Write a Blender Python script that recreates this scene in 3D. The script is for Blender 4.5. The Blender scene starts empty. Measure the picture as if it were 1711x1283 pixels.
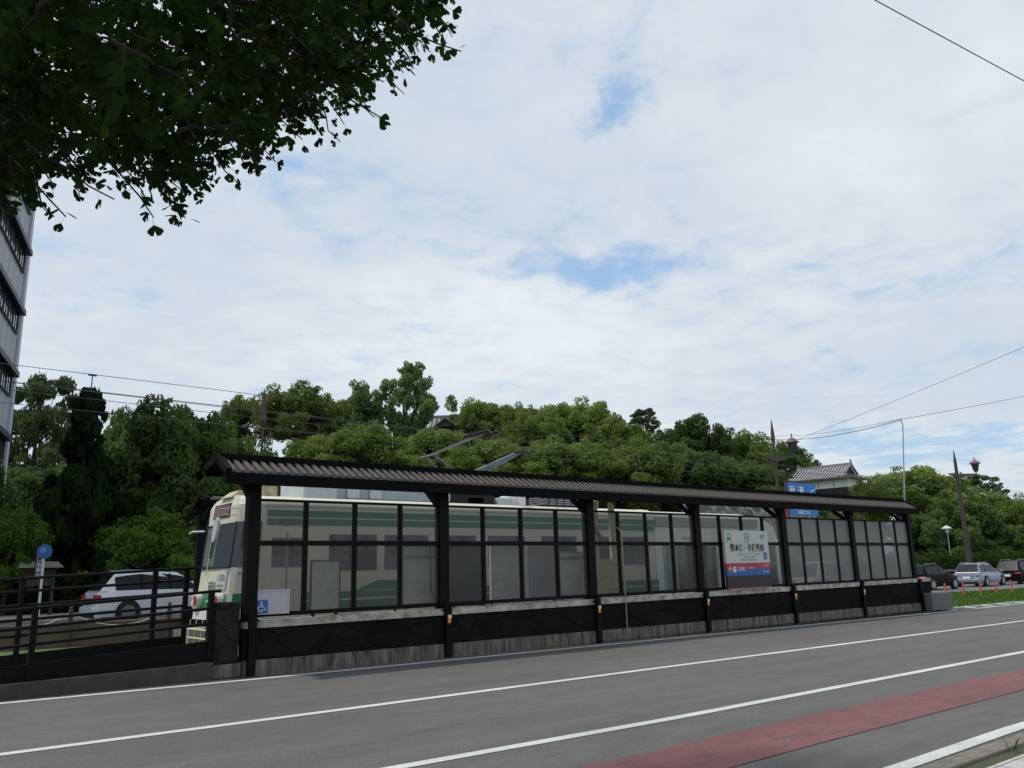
import bpy, math, random
import numpy as np
from mathutils import Vector, Matrix
R=math.radians; PI=math.pi
sc=bpy.context.scene; COL=sc.collection
random.seed(7); RNG=np.random.default_rng(7)

# ---------------------------------------------------------------- camera
C=[[0.785401,-0.618454,-0.025694],[-0.117742,-0.190019,0.974695],[0.607686,0.762501,0.222059]]
cam=bpy.data.cameras.new('camera'); co=bpy.data.objects.new('camera',cam); COL.objects.link(co)
cam.sensor_width=36; cam.lens=1390/1711*36; cam.clip_end=3000; cam.clip_start=.05
co.matrix_world=Matrix(((C[0][0],C[1][0],-C[2][0],0),(C[0][1],C[1][1],-C[2][1],0),(C[0][2],C[1][2],-C[2][2],1.6),(0,0,0,1)))
sc.camera=co
# ---------------------------------------------------------------- sun, sky with broken cloud
SUN=Vector((-.34,.30,.89)).normalized()
sl=bpy.data.lights.new('sun','SUN'); sl.energy=2.8; sl.angle=R(3); sl.color=(1,.95,.87)
so=bpy.data.objects.new('sun',sl); COL.objects.link(so); so.rotation_euler=SUN.to_track_quat('Z','Y').to_euler()
W=bpy.data.worlds.new('World'); sc.world=W; W.use_nodes=True
nt=W.node_tree; nt.nodes.clear(); N=nt.nodes.new; L=nt.links.new
def mth(op,a,b=None,c=None,clamp=False):
    n=N('ShaderNodeMath'); n.operation=op; n.use_clamp=clamp
    for i,v in enumerate((a,b,c)):
        if v is None: continue
        if isinstance(v,(int,float)): n.inputs[i].default_value=v
        else: L(v,n.inputs[i])
    return n.outputs[0]
def vop(op,a,b=None):
    n=N('ShaderNodeVectorMath'); n.operation=op
    for i,v in enumerate((a,b)):
        if v is None: continue
        if isinstance(v,(tuple,list)): n.inputs[i].default_value=v
        else: L(v,n.inputs[i])
    return n.outputs['Value'] if op=='DOT_PRODUCT' else n.outputs[0]
tc=N('ShaderNodeTexCoord'); D=vop('NORMALIZE',tc.outputs['Generated'])
sep=N('ShaderNodeSeparateXYZ'); L(D,sep.inputs[0])
zz=mth('ADD',mth('MAXIMUM',sep.outputs[2],0.0),.10)
cmb=N('ShaderNodeCombineXYZ'); L(mth('DIVIDE',sep.outputs[0],zz),cmb.inputs[0]); L(mth('DIVIDE',sep.outputs[1],zz),cmb.inputs[1])
def noise(vec,scale,det,rough=.55,dist=0,loc=(0,0,0)):
    m=N('ShaderNodeMapping'); m.inputs['Location'].default_value=loc; L(vec,m.inputs[0])
    n=N('ShaderNodeTexNoise'); n.inputs['Scale'].default_value=scale; n.inputs['Detail'].default_value=det
    n.inputs['Roughness'].default_value=rough; n.inputs['Distortion'].default_value=dist; L(m.outputs[0],n.inputs['Vector']); return n.outputs[0]
n1=noise(cmb.outputs[0],1.5,9,.58,.5,(3,1,0)); n2=noise(cmb.outputs[0],6,8,.62,.3,(0,5,2)); n3=noise(cmb.outputs[0],.8,6,.5,.2,(9,2,0))
GAPS=[((0.628,0.580,0.519),(11.493,-20.687,8.240),(25.381,-1.030,-30.514),1.00),((0.611,0.623,0.489),(17.555,-23.137,6.518),(44.755,9.703,-69.337),0.70),
((0.694,0.634,0.342),(11.434,-12.520,-1.462),(11.222,14.813,-51.620),1.00),((0.637,0.686,0.350),(17.223,-16.042,-1.339),(15.936,22.183,-73.840),0.55),
((0.551,0.748,0.370),(12.351,-9.588,-0.359),(8.035,12.147,-37.857),0.40),((0.355,0.821,0.447),(17.220,-9.680,2.996),(21.688,26.973,-67.870),0.50),
((0.461,0.851,0.252),(25.788,-14.683,0.392),(15.221,24.880,-113.956),0.80),((0.630,0.527,0.570),(21.307,-22.232,-3.845),(15.494,17.014,-33.733),0.40),
((0.838,0.319,0.444),(6.523,-30.795,8.677),(45.401,-12.951,-77.553),0.50),((0.916,0.341,0.211),(9.758,-25.027,-4.257),(16.592,22.997,-111.441),0.80),
((0.843,0.490,0.223),(20.488,-34.159,-4.578),(22.449,33.135,-160.228),0.40),((0.508,0.806,0.304),(33.719,-21.922,0.127),(7.802,12.541,-47.982),0.40),
((0.704,0.561,0.435),(17.660,-20.511,-3.286),(30.740,35.079,-96.275),0.40),((0.543,0.619,0.567),(22.824,-19.429,-1.561),(45.882,60.309,-110.579),0.30),
((0.888,0.443,0.125),(4.587,-10.025,-1.012),(3.622,11.018,-69.067),0.95),((0.919,0.367,0.145),(5.622,-14.724,-1.836),(7.949,17.474,-98.069),0.50),
((0.864,0.409,0.292),(4.191,-8.820,-1.758),(4.957,5.820,-24.567),0.25),((0.206,0.939,0.276),(7.685,-2.421,0.679),(3.953,7.309,-29.675),0.35),((0.866,0.455,0.208),(7.739,-14.873,-2.077),(13.614,20.995,-105.058),0.40)]
wn=N('ShaderNodeTexNoise'); wn.inputs['Scale'].default_value=9; wn.inputs['Detail'].default_value=6; wn.inputs['Roughness'].default_value=.62; L(D,wn.inputs['Vector'])
ws_=N('ShaderNodeVectorMath'); ws_.operation='MULTIPLY_ADD'; L(wn.outputs[1],ws_.inputs[0]); ws_.inputs[1].default_value=(.17,.17,.11); ws_.inputs[2].default_value=(-.085,-.085,-.055)
Dw=vop('ADD',D,ws_.outputs[0])
acc=None
for c,u,v,a in GAPS:
    d=vop('SUBTRACT',Dw,c); p=vop('DOT_PRODUCT',d,u); q=vop('DOT_PRODUCT',d,v)
    g=mth('MULTIPLY',mth('EXPONENT',mth('MULTIPLY',mth('ADD',mth('MULTIPLY',p,p),mth('MULTIPLY',q,q)),-.42)),a)
    acc=g if acc is None else mth('ADD',acc,g)
hz=mth('EXPONENT',mth('MULTIPLY',mth('MAXIMUM',sep.outputs[2],0),-9))        # thinner cloud low down
cov=mth('SUBTRACT',mth('ADD',mth('MULTIPLY',n1,1.2),mth('MULTIPLY',n2,1.15)),mth('ADD',mth('MULTIPLY',acc,.50),mth('MULTIPLY',hz,.22)))
mr=N('ShaderNodeMapRange'); mr.interpolation_type='SMOOTHSTEP'; L(cov,mr.inputs[0])
mr.inputs[1].default_value=.42; mr.inputs[2].default_value=1.22; mr.inputs[3].default_value=.55; mr.inputs[4].default_value=1.0
sky=N('ShaderNodeTexSky'); sky.sky_type='NISHITA'; sky.sun_disc=False
sky.sun_elevation=math.asin(SUN.z); sky.sun_rotation=math.atan2(SUN.x,SUN.y); sky.air_density=1.2; sky.dust_density=1.5
b1=N('ShaderNodeBackground'); L(sky.outputs[0],b1.inputs[0]); b1.inputs[1].default_value=.15
cr=N('ShaderNodeMix'); cr.data_type='RGBA'
shade=mth('ADD',mth('MULTIPLY',mth('SUBTRACT',n3,.38),2.6),mth('MULTIPLY',mth('SUBTRACT',n2,.5),.9),clamp=True)
L(shade,cr.inputs[0]); cr.inputs[6].default_value=(.60,.68,.77,1); cr.inputs[7].default_value=(.80,.845,.885,1)
cv=N('ShaderNodeMix'); cv.data_type='RGBA'; m2=N('ShaderNodeMapRange'); m2.interpolation_type='SMOOTHSTEP'; L(cov,m2.inputs[0]); m2.inputs[1].default_value=.45; m2.inputs[2].default_value=1.0
L(m2.outputs[0],cv.inputs[0]); cv.inputs[6].default_value=(.36,.57,.86,1); L(cr.outputs[2],cv.inputs[7])
b2=N('ShaderNodeBackground'); L(cv.outputs[2],b2.inputs[0]); b2.inputs[1].default_value=1.03
mx=N('ShaderNodeMixShader'); L(mr.outputs[0],mx.inputs[0]); L(b1.outputs[0],mx.inputs[1]); L(b2.outputs[0],mx.inputs[2])
wo=N('ShaderNodeOutputWorld'); L(mx.outputs[0],wo.inputs[0])
sc.view_settings.view_transform='Standard'; sc.view_settings.look='None'; sc.view_settings.exposure=0.0; sc.view_settings.gamma=1
sc.cycles.max_bounces=6; sc.cycles.transparent_max_bounces=16

# ---------------------------------------------------------------- materials
def mat(name,col,rough=.7,metal=0,noise_s=0,noise_a=.25,bump=0,bump_s=60,spec=.5,emit=None,col2=None,contrast=1):
    m=bpy.data.materials.new(name); m.use_nodes=True; t=m.node_tree; b=t.nodes['Principled BSDF']
    b.inputs['Base Color'].default_value=(*col,1); b.inputs['Roughness'].default_value=rough; b.inputs['Metallic'].default_value=metal
    b.inputs['Specular IOR Level'].default_value=spec
    if emit: b.inputs['Emission Color'].default_value=(*col,1); b.inputs['Emission Strength'].default_value=emit
    if noise_s:
        c=t.nodes.new('ShaderNodeTexCoord'); n=t.nodes.new('ShaderNodeTexNoise'); n.inputs['Scale'].default_value=noise_s; n.inputs['Detail'].default_value=7; n.inputs['Roughness'].default_value=.62
        t.links.new(c.outputs['Object'],n.inputs[0]); r=t.nodes.new('ShaderNodeMapRange'); t.links.new(n.outputs[0],r.inputs[0])
        r.inputs[1].default_value=.5-.22/contrast; r.inputs[2].default_value=.5+.22/contrast
        x=t.nodes.new('ShaderNodeMix'); x.data_type='RGBA'; t.links.new(r.outputs[0],x.inputs[0])
        a=noise_a; x.inputs[6].default_value=(*[v*(1-a) for v in col],1); x.inputs[7].default_value=(*(col2 or [v*(1+a) for v in col]),1)
        t.links.new(x.outputs[2],b.inputs['Base Color'])
    if bump:
        c=t.nodes.new('ShaderNodeTexCoord'); n=t.nodes.new('ShaderNodeTexNoise'); n.inputs['Scale'].default_value=bump_s; n.inputs['Detail'].default_value=5
        t.links.new(c.outputs['Object'],n.inputs[0]); bb=t.nodes.new('ShaderNodeBump'); bb.inputs['Strength'].default_value=bump; bb.inputs['Distance'].default_value=.02
        t.links.new(n.outputs[0],bb.inputs['Height']); t.links.new(bb.outputs[0],b.inputs['Normal'])
    return m
def tn(m): return m.node_tree.nodes,m.node_tree.links
M={}
def asphalt(name,col,paintish=False):
    m=mat(name,col,.85,spec=.3); n,l=tn(m); b=n['Principled BSDF']; c=n.new('ShaderNodeTexCoord')
    def nz(s,d,sx=1,sy=1):
        mp=n.new('ShaderNodeMapping'); mp.inputs['Scale'].default_value=(sx,sy,1); l.new(c.outputs['Object'],mp.inputs[0])
        q=n.new('ShaderNodeTexNoise'); q.inputs['Scale'].default_value=s; q.inputs['Detail'].default_value=d; q.inputs['Roughness'].default_value=.65; l.new(mp.outputs[0],q.inputs[0]); return q.outputs[0]
    def mult(a,v,lo,hi,f0=.3,f1=.7):
        r=n.new('ShaderNodeMapRange'); r.inputs[1].default_value=f0; r.inputs[2].default_value=f1; r.inputs[3].default_value=lo; r.inputs[4].default_value=hi; l.new(v,r.inputs[0])
        x=n.new('ShaderNodeVectorMath'); x.operation='SCALE'; l.new(a,x.inputs[0]); l.new(r.outputs[0],x.inputs['Scale']); return x.outputs[0]
    rgb=n.new('ShaderNodeRGB'); rgb.outputs[0].default_value=(*col,1); a=rgb.outputs[0]
    a=mult(a,nz(110,3),.72,1.3); a=mult(a,nz(28,3),.86,1.14); a=mult(a,nz(.9,6,.18,1.3),.9,1.1); a=mult(a,nz(5,8,.3,1),.9,1.1); a=mult(a,nz(1.5,3,.02,1),0.92,1.07); a=mult(a,nz(.35,4,1,1.5),.9,1.1); a=mult(a,nz(1.1,12,.5,1.5),.82,1,.34,.40)
    l.new(a,b.inputs['Base Color'])
    bb=n.new('ShaderNodeBump'); bb.inputs['Strength'].default_value=.5; bb.inputs['Distance'].default_value=.006; l.new(nz(160,3),bb.inputs['Height']); l.new(bb.outputs[0],b.inputs['Normal'])
    return m
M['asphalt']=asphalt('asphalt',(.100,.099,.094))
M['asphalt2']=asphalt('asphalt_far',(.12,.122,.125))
def worn(name,col,under,amt,s=35):
    m=asphalt(name,col); n,l=tn(m); b=n['Principled BSDF']; src=b.inputs['Base Color'].links[0].from_socket
    c=n.new('ShaderNodeTexCoord'); mp=n.new('ShaderNodeMapping'); mp.inputs['Scale'].default_value=(.45,1,1); l.new(c.outputs['Object'],mp.inputs[0])
    q=n.new('ShaderNodeTexNoise'); q.inputs['Scale'].default_value=s; q.inputs['Detail'].default_value=8; q.inputs['Roughness'].default_value=.75; l.new(mp.outputs[0],q.inputs[0])
    r=n.new('ShaderNodeMapRange'); r.inputs[1].default_value=amt; r.inputs[2].default_value=amt+.09; l.new(q.outputs[0],r.inputs[0])
    x=n.new('ShaderNodeMix'); x.data_type='RGBA'; l.new(r.outputs[0],x.inputs[0]); l.new(src,x.inputs[6]); x.inputs[7].default_value=(*under,1)
    l.new(x.outputs[2],b.inputs['Base Color']); return m
M['line']=worn('road_line_paint',(.50,.52,.50),(.12,.12,.12),.64,30)
M['red']=worn('red_lane_paint',(.165,.070,.076),(.085,.070,.072),.53,6)
M['concrete']=mat('concrete',(.26,.25,.23),.9,noise_s=2.5,noise_a=.3,bump=.3)
M['pave']=mat('paving_stone',(.36,.36,.34),.9,noise_s=60,noise_a=.3)
M['black']=mat('black_painted_steel',(.0050,.0050,.0055),.6,noise_s=9,noise_a=.3,spec=.12)
M['blackw']=mat('black_timber',(.0055,.0055,.006),.8,noise_s=9,noise_a=.35,spec=.08)
M['tile']=mat('brown_roof_sheet',(.070,.060,.055),.75,noise_s=5,noise_a=.28)
M['tiled']=mat('brown_roof_sheet_groove',(.030,.027,.026),.8,noise_s=5,noise_a=.3)
# streaked concrete: dark vertical runs
def streak():
    m=mat('streaked_concrete',(.2,.19,.165),.92); n,l=tn(m); b=n['Principled BSDF']; c=n.new('ShaderNodeTexCoord'); mp=n.new('ShaderNodeMapping'); mp.inputs['Scale'].default_value=(5,1,.9); l.new(c.outputs['Object'],mp.inputs[0])
    q=n.new('ShaderNodeTexNoise'); q.inputs['Scale'].default_value=1.4; q.inputs['Detail'].default_value=9; q.inputs['Roughness'].default_value=.7; l.new(mp.outputs[0],q.inputs[0])
    r=n.new('ShaderNodeValToRGB'); r.color_ramp.elements[0].position=.36; r.color_ramp.elements[0].color=(.028,.028,.022,1); r.color_ramp.elements[1].position=.62; r.color_ramp.elements[1].color=(.20,.19,.16,1)
    l.new(q.outputs[0],r.inputs[0]); l.new(r.outputs[0],b.inputs['Base Color']); return m
M['streak']=streak()
def stonework(name,dark,light,scale,spots=True,mort=(.01,.01,.01)):
    m=mat(name,dark,.9,spec=.08); n,l=tn(m); b=n['Principled BSDF']; c=n.new('ShaderNodeTexCoord'); mp=n.new('ShaderNodeMapping'); mp.inputs['Scale'].default_value=scale; l.new(c.outputs['Object'],mp.inputs[0])
    ws=n.new('ShaderNodeTexNoise'); ws.inputs['Scale'].default_value=1.7; l.new(mp.outputs[0],ws.inputs[0])
    wm=n.new('ShaderNodeVectorMath'); wm.operation='MULTIPLY_ADD'; l.new(ws.outputs[1],wm.inputs[0]); wm.inputs[1].default_value=(.35,.35,.35); l.new(mp.outputs[0],wm.inputs[2])
    v=n.new('ShaderNodeTexVoronoi'); v.feature='F1'; l.new(wm.outputs[0],v.inputs['Vector']); v.inputs['Scale'].default_value=1
    e=n.new('ShaderNodeTexVoronoi'); e.feature='DISTANCE_TO_EDGE'; l.new(wm.outputs[0],e.inputs['Vector']); e.inputs['Scale'].default_value=1
    x=n.new('ShaderNodeMix'); x.data_type='RGBA'; sx=n.new('ShaderNodeSeparateColor'); l.new(v.outputs['Color'],sx.inputs[0]); l.new(sx.outputs[0],x.inputs[0]); x.inputs[6].default_value=(*dark,1); x.inputs[7].default_value=(*light,1)
    r=n.new('ShaderNodeMapRange'); r.inputs[1].default_value=.01; r.inputs[2].default_value=.045; l.new(e.outputs[0],r.inputs[0])
    y=n.new('ShaderNodeMix'); y.data_type='RGBA'; l.new(r.outputs[0],y.inputs[0]); y.inputs[6].default_value=(*mort,1); l.new(x.outputs[2],y.inputs[7]); out=y.outputs[2]
    if spots:
        q=n.new('ShaderNodeTexNoise'); q.inputs['Scale'].default_value=9; q.inputs['Detail'].default_value=4; l.new(c.outputs['Object'],q.inputs[0])
        r2=n.new('ShaderNodeMapRange'); r2.inputs[1].default_value=.70; r2.inputs[2].default_value=.76; r2.inputs[4].default_value=.7; l.new(q.outputs[0],r2.inputs[0])
        z=n.new('ShaderNodeMix'); z.data_type='RGBA'; l.new(r2.outputs[0],z.inputs[0]); l.new(out,z.inputs[6]); z.inputs[7].default_value=(.14,.14,.12,1); out=z.outputs[2]
    l.new(out,b.inputs['Base Color'])
    bb=n.new('ShaderNodeBump'); bb.inputs['Strength'].default_value=.35; bb.inputs['Distance'].default_value=.02; l.new(r.outputs[0],bb.inputs['Height'])
    q=n.new('ShaderNodeTexNoise'); q.inputs['Scale'].default_value=14; q.inputs['Detail'].default_value=6; l.new(c.outputs['Object'],q.inputs[0]); b2=n.new('ShaderNodeBump'); b2.inputs['Strength'].default_value=.6; b2.inputs['Distance'].default_value=.03
    l.new(q.outputs[0],b2.inputs['Height']); l.new(bb.outputs[0],b2.inputs['Normal']); l.new(b2.outputs[0],b.inputs['Normal']); return m
M['stone']=stonework('dark_cut_stone',(.008,.009,.008),(.015,.016,.014),(1.5,1,3.0),mort=(.007,.007,.0065))
M['castle']=stonework('castle_stone',(.13,.13,.115),(.42,.41,.38),(1.7,1.7,2.1),False,(.03,.035,.025))
M['castled']=stonework('dark_castle_stone',(.05,.052,.05),(.11,.11,.10),(.7,.7,.8),False)
M['grass']=mat('lawn_grass',(.050,.110,.018),.9,noise_s=3.5,noise_a=.35,col2=(.085,.16,.030),bump=.8,bump_s=70)
M['earth']=mat('ground_soil',(.05,.055,.03),.95,noise_s=.6,noise_a=.4)
M['white']=mat('white_paint',(.78,.78,.76),.5)
M['cream']=mat('cream_tram_paint',(.63,.61,.50),.35,noise_s=3,noise_a=.07)
M['rust']=mat('rusty_cream_roof',(.42,.31,.16),.7,noise_s=6,noise_a=.4,col2=(.55,.50,.36))
M['green']=mat('green_tram_band',(.012,.15,.075),.35)
M['tramwhite']=mat('pale_grey_skirt',(.62,.62,.60),.5,noise_s=4,noise_a=.15)
M['dglass']=mat('dark_window_glass',(.012,.016,.017),.06,spec=.8)
M['mgray']=mat('grey_metal',(.32,.34,.36),.4,.6,noise_s=8,noise_a=.15)
M['lgray']=mat('light_grey_housing',(.50,.53,.57),.5,noise_s=5,noise_a=.12)
M['under']=mat('dark_underframe',(.009,.009,.009),.8,noise_s=12,noise_a=.4)
M['redp']=mat('red_lamp',(.35,.02,.02),.3)
M['redsign']=mat('destination_panel',(.16,.03,.035),.3,noise_s=22,noise_a=.6,col2=(.35,.22,.22))
M['lamp']=mat('clear_lamp_lens',(.75,.72,.6),.15)
M['ink']=mat('black_lettering',(.015,.015,.02),.6)
M['wht']=mat('white_lettering',(.8,.8,.8),.6)
M['signwhite']=mat('sign_white',(.52,.53,.51),.5)
M['blue']=mat('sign_blue',(.012,.10,.36),.4)
M['red2']=mat('sign_red',(.38,.025,.05),.4)
M['yellow']=mat('arrow_yellow',(.75,.60,.04),.5)
M['signgreen']=mat('sign_green',(.01,.25,.10),.5)
M['navy']=mat('navy_lettering',(.02,.03,.16),.5)
M['orange']=mat('orange_reflector',(.75,.28,.03),.4)
M['bollard']=mat('orange_red_plastic',(.55,.10,.06),.45)
M['board']=mat('pale_board_back',(.80,.81,.80),.6,noise_s=14,noise_a=.16)
M['lilac']=mat('lilac_white_board',(.46,.44,.50),.6)
M['boardd']=mat('dark_board_back',(.03,.03,.028),.7,noise_s=9,noise_a=.3)
M['boardc']=mat('cream_cabinet_paint',(.72,.66,.44),.6,noise_s=9,noise_a=.15)
M['bronze']=mat('brown_lamp_pole',(.060,.044,.042),.55,.2,noise_s=6,noise_a=.3)
M['wire']=mat('steel_wire',(.05,.055,.07),.5,.3)
M['bldg']=mat('pale_grey_cladding',(.40,.43,.48),.6,noise_s=.5,noise_a=.06)
M['bldgl']=mat('pale_lilac_corner_cladding',(.52,.50,.62),.6)
M['seam']=mat('cladding_joint',(.14,.16,.19),.7)
M['sill']=mat('dark_blue_ledge',(.02,.022,.045),.5)
M['skyglass']=mat('reflective_office_glass',(.25,.30,.27),.08,.85)
M['plaster']=mat('white_plaster',(.86,.86,.82),.8,noise_s=2,noise_a=.04)
M['kawara']=mat('grey_roof_tile',(.26,.26,.275),.8,noise_s=5,noise_a=.45)
M['kawarad']=mat('dark_tile_gap',(.09,.09,.095),.85)
M['boards']=mat('blackened_weatherboard',(.028,.028,.03),.8,noise_s=3,noise_a=.35)
M['carwhite']=mat('white_car_paint',(.66,.68,.74),.25,.1,spec=.7)
M['carsilver']=mat('silver_car_paint',(.30,.34,.42),.3,.5)
M['palelens']=mat('pale_tail_light',(.40,.24,.24),.3)
M['carblack']=mat('black_car_paint',(.004,.005,.006),.45,spec=.06)
M['carcream']=mat('cream_car_paint',(.55,.54,.45),.35)
M['tyre']=mat('tyre_rubber',(.015,.015,.016),.8)
M['rim']=mat('alloy_rim',(.35,.36,.37),.3,.8)
M['tail']=mat('red_tail_light',(.45,.015,.03),.2)
M['bark']=mat('tree_bark',(.035,.028,.02),.95,noise_s=5,noise_a=.4)
M['barkb']=mat('ginkgo_bark',(.016,.014,.011),.95,noise_s=9,noise_a=.4)
M['brownwall']=mat('brown_low_wall',(.11,.085,.065),.9,noise_s=2,noise_a=.3)
M['chain']=mat('pale_rope',(.5,.5,.46),.8)
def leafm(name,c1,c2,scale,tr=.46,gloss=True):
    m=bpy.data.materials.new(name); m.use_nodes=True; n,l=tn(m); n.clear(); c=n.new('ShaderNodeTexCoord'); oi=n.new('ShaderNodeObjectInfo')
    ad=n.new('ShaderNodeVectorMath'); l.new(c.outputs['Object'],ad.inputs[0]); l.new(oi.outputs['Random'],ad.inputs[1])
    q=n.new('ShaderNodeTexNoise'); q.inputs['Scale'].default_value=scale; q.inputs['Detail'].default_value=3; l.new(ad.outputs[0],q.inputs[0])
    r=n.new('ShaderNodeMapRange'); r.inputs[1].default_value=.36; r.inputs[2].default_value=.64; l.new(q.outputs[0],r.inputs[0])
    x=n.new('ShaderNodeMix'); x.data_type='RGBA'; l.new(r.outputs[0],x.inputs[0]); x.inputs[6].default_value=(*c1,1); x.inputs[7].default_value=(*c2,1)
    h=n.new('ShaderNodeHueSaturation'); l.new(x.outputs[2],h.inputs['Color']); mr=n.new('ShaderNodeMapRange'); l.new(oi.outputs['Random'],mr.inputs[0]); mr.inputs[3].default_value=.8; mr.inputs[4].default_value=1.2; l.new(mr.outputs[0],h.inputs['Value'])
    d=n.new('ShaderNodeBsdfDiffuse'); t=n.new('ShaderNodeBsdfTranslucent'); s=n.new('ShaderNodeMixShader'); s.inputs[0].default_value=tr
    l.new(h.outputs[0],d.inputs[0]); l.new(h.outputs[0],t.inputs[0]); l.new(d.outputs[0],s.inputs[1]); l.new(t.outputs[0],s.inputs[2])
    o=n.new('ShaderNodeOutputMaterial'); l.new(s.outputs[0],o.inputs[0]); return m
M['lf_camphor']=leafm('camphor_leaves',(.115,.178,.042),(.215,.270,.075),3.4)
M['lf_open']=leafm('broadleaf_leaves',(.12,.18,.065),(.20,.27,.11),3.4)
M['lf_dark']=leafm('dark_leaves',(.080,.130,.045),(.140,.200,.062),3.4)
M['lf_column']=leafm('conical_tree_leaves',(.020,.040,.018),(.038,.066,.024),2.4)
M['lf_bright']=leafm('young_bright_leaves',(.085,.15,.030),(.14,.23,.05),3)
M['lf_sparse']=leafm('pale_leaves',(.070,.105,.045),(.15,.19,.085),2.4)
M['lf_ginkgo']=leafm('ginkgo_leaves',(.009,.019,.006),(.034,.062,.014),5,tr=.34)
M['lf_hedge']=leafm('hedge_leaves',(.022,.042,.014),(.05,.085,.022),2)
def paneglass(name,tint,dust_sheen,df):
    m=bpy.data.materials.new(name); m.use_nodes=True; n,l=tn(m); n.clear()
    t=n.new('ShaderNodeBsdfTransparent'); t.inputs[0].default_value=(*tint,1); d=n.new('ShaderNodeBsdfDiffuse'); c=n.new('ShaderNodeTexCoord'); q=n.new('ShaderNodeTexNoise'); q.inputs['Scale'].default_value=1.3; q.inputs['Detail'].default_value=6; l.new(c.outputs['Object'],q.inputs[0])
    x=n.new('ShaderNodeMix'); x.data_type='RGBA'; l.new(q.outputs[0],x.inputs[0]); x.inputs[6].default_value=(*[v*.75 for v in dust_sheen],1); x.inputs[7].default_value=(*[v*1.25 for v in dust_sheen],1); l.new(x.outputs[2],d.inputs[0])
    s=n.new('ShaderNodeMixShader'); s.inputs[0].default_value=df; l.new(t.outputs[0],s.inputs[1]); l.new(d.outputs[0],s.inputs[2])
    g=n.new('ShaderNodeBsdfGlossy'); g.inputs['Roughness'].default_value=.08; f=n.new('ShaderNodeFresnel'); f.inputs[0].default_value=1.45
    fm=n.new('ShaderNodeMath'); fm.operation='MULTIPLY'; l.new(f.outputs[0],fm.inputs[0]); fm.inputs[1].default_value=.55
    y=n.new('ShaderNodeMixShader'); l.new(fm.outputs[0],y.inputs[0]); l.new(s.outputs[0],y.inputs[1]); l.new(g.outputs[0],y.inputs[2]); o=n.new('ShaderNodeOutputMaterial'); l.new(y.outputs[0],o.inputs[0]); return m
M['pane']=paneglass('dusty_pane',(.66,.67,.64),(.165,.17,.165),.34)
M['panef']=paneglass('reflection_grey_pane',(.40,.42,.42),(.25,.265,.26),.72)  # last two bays: grazing sky reflection put into a cloudy grey pane colour
M['carglass']=mat('car_glass',(.008,.010,.013),.12,spec=.2)

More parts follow.
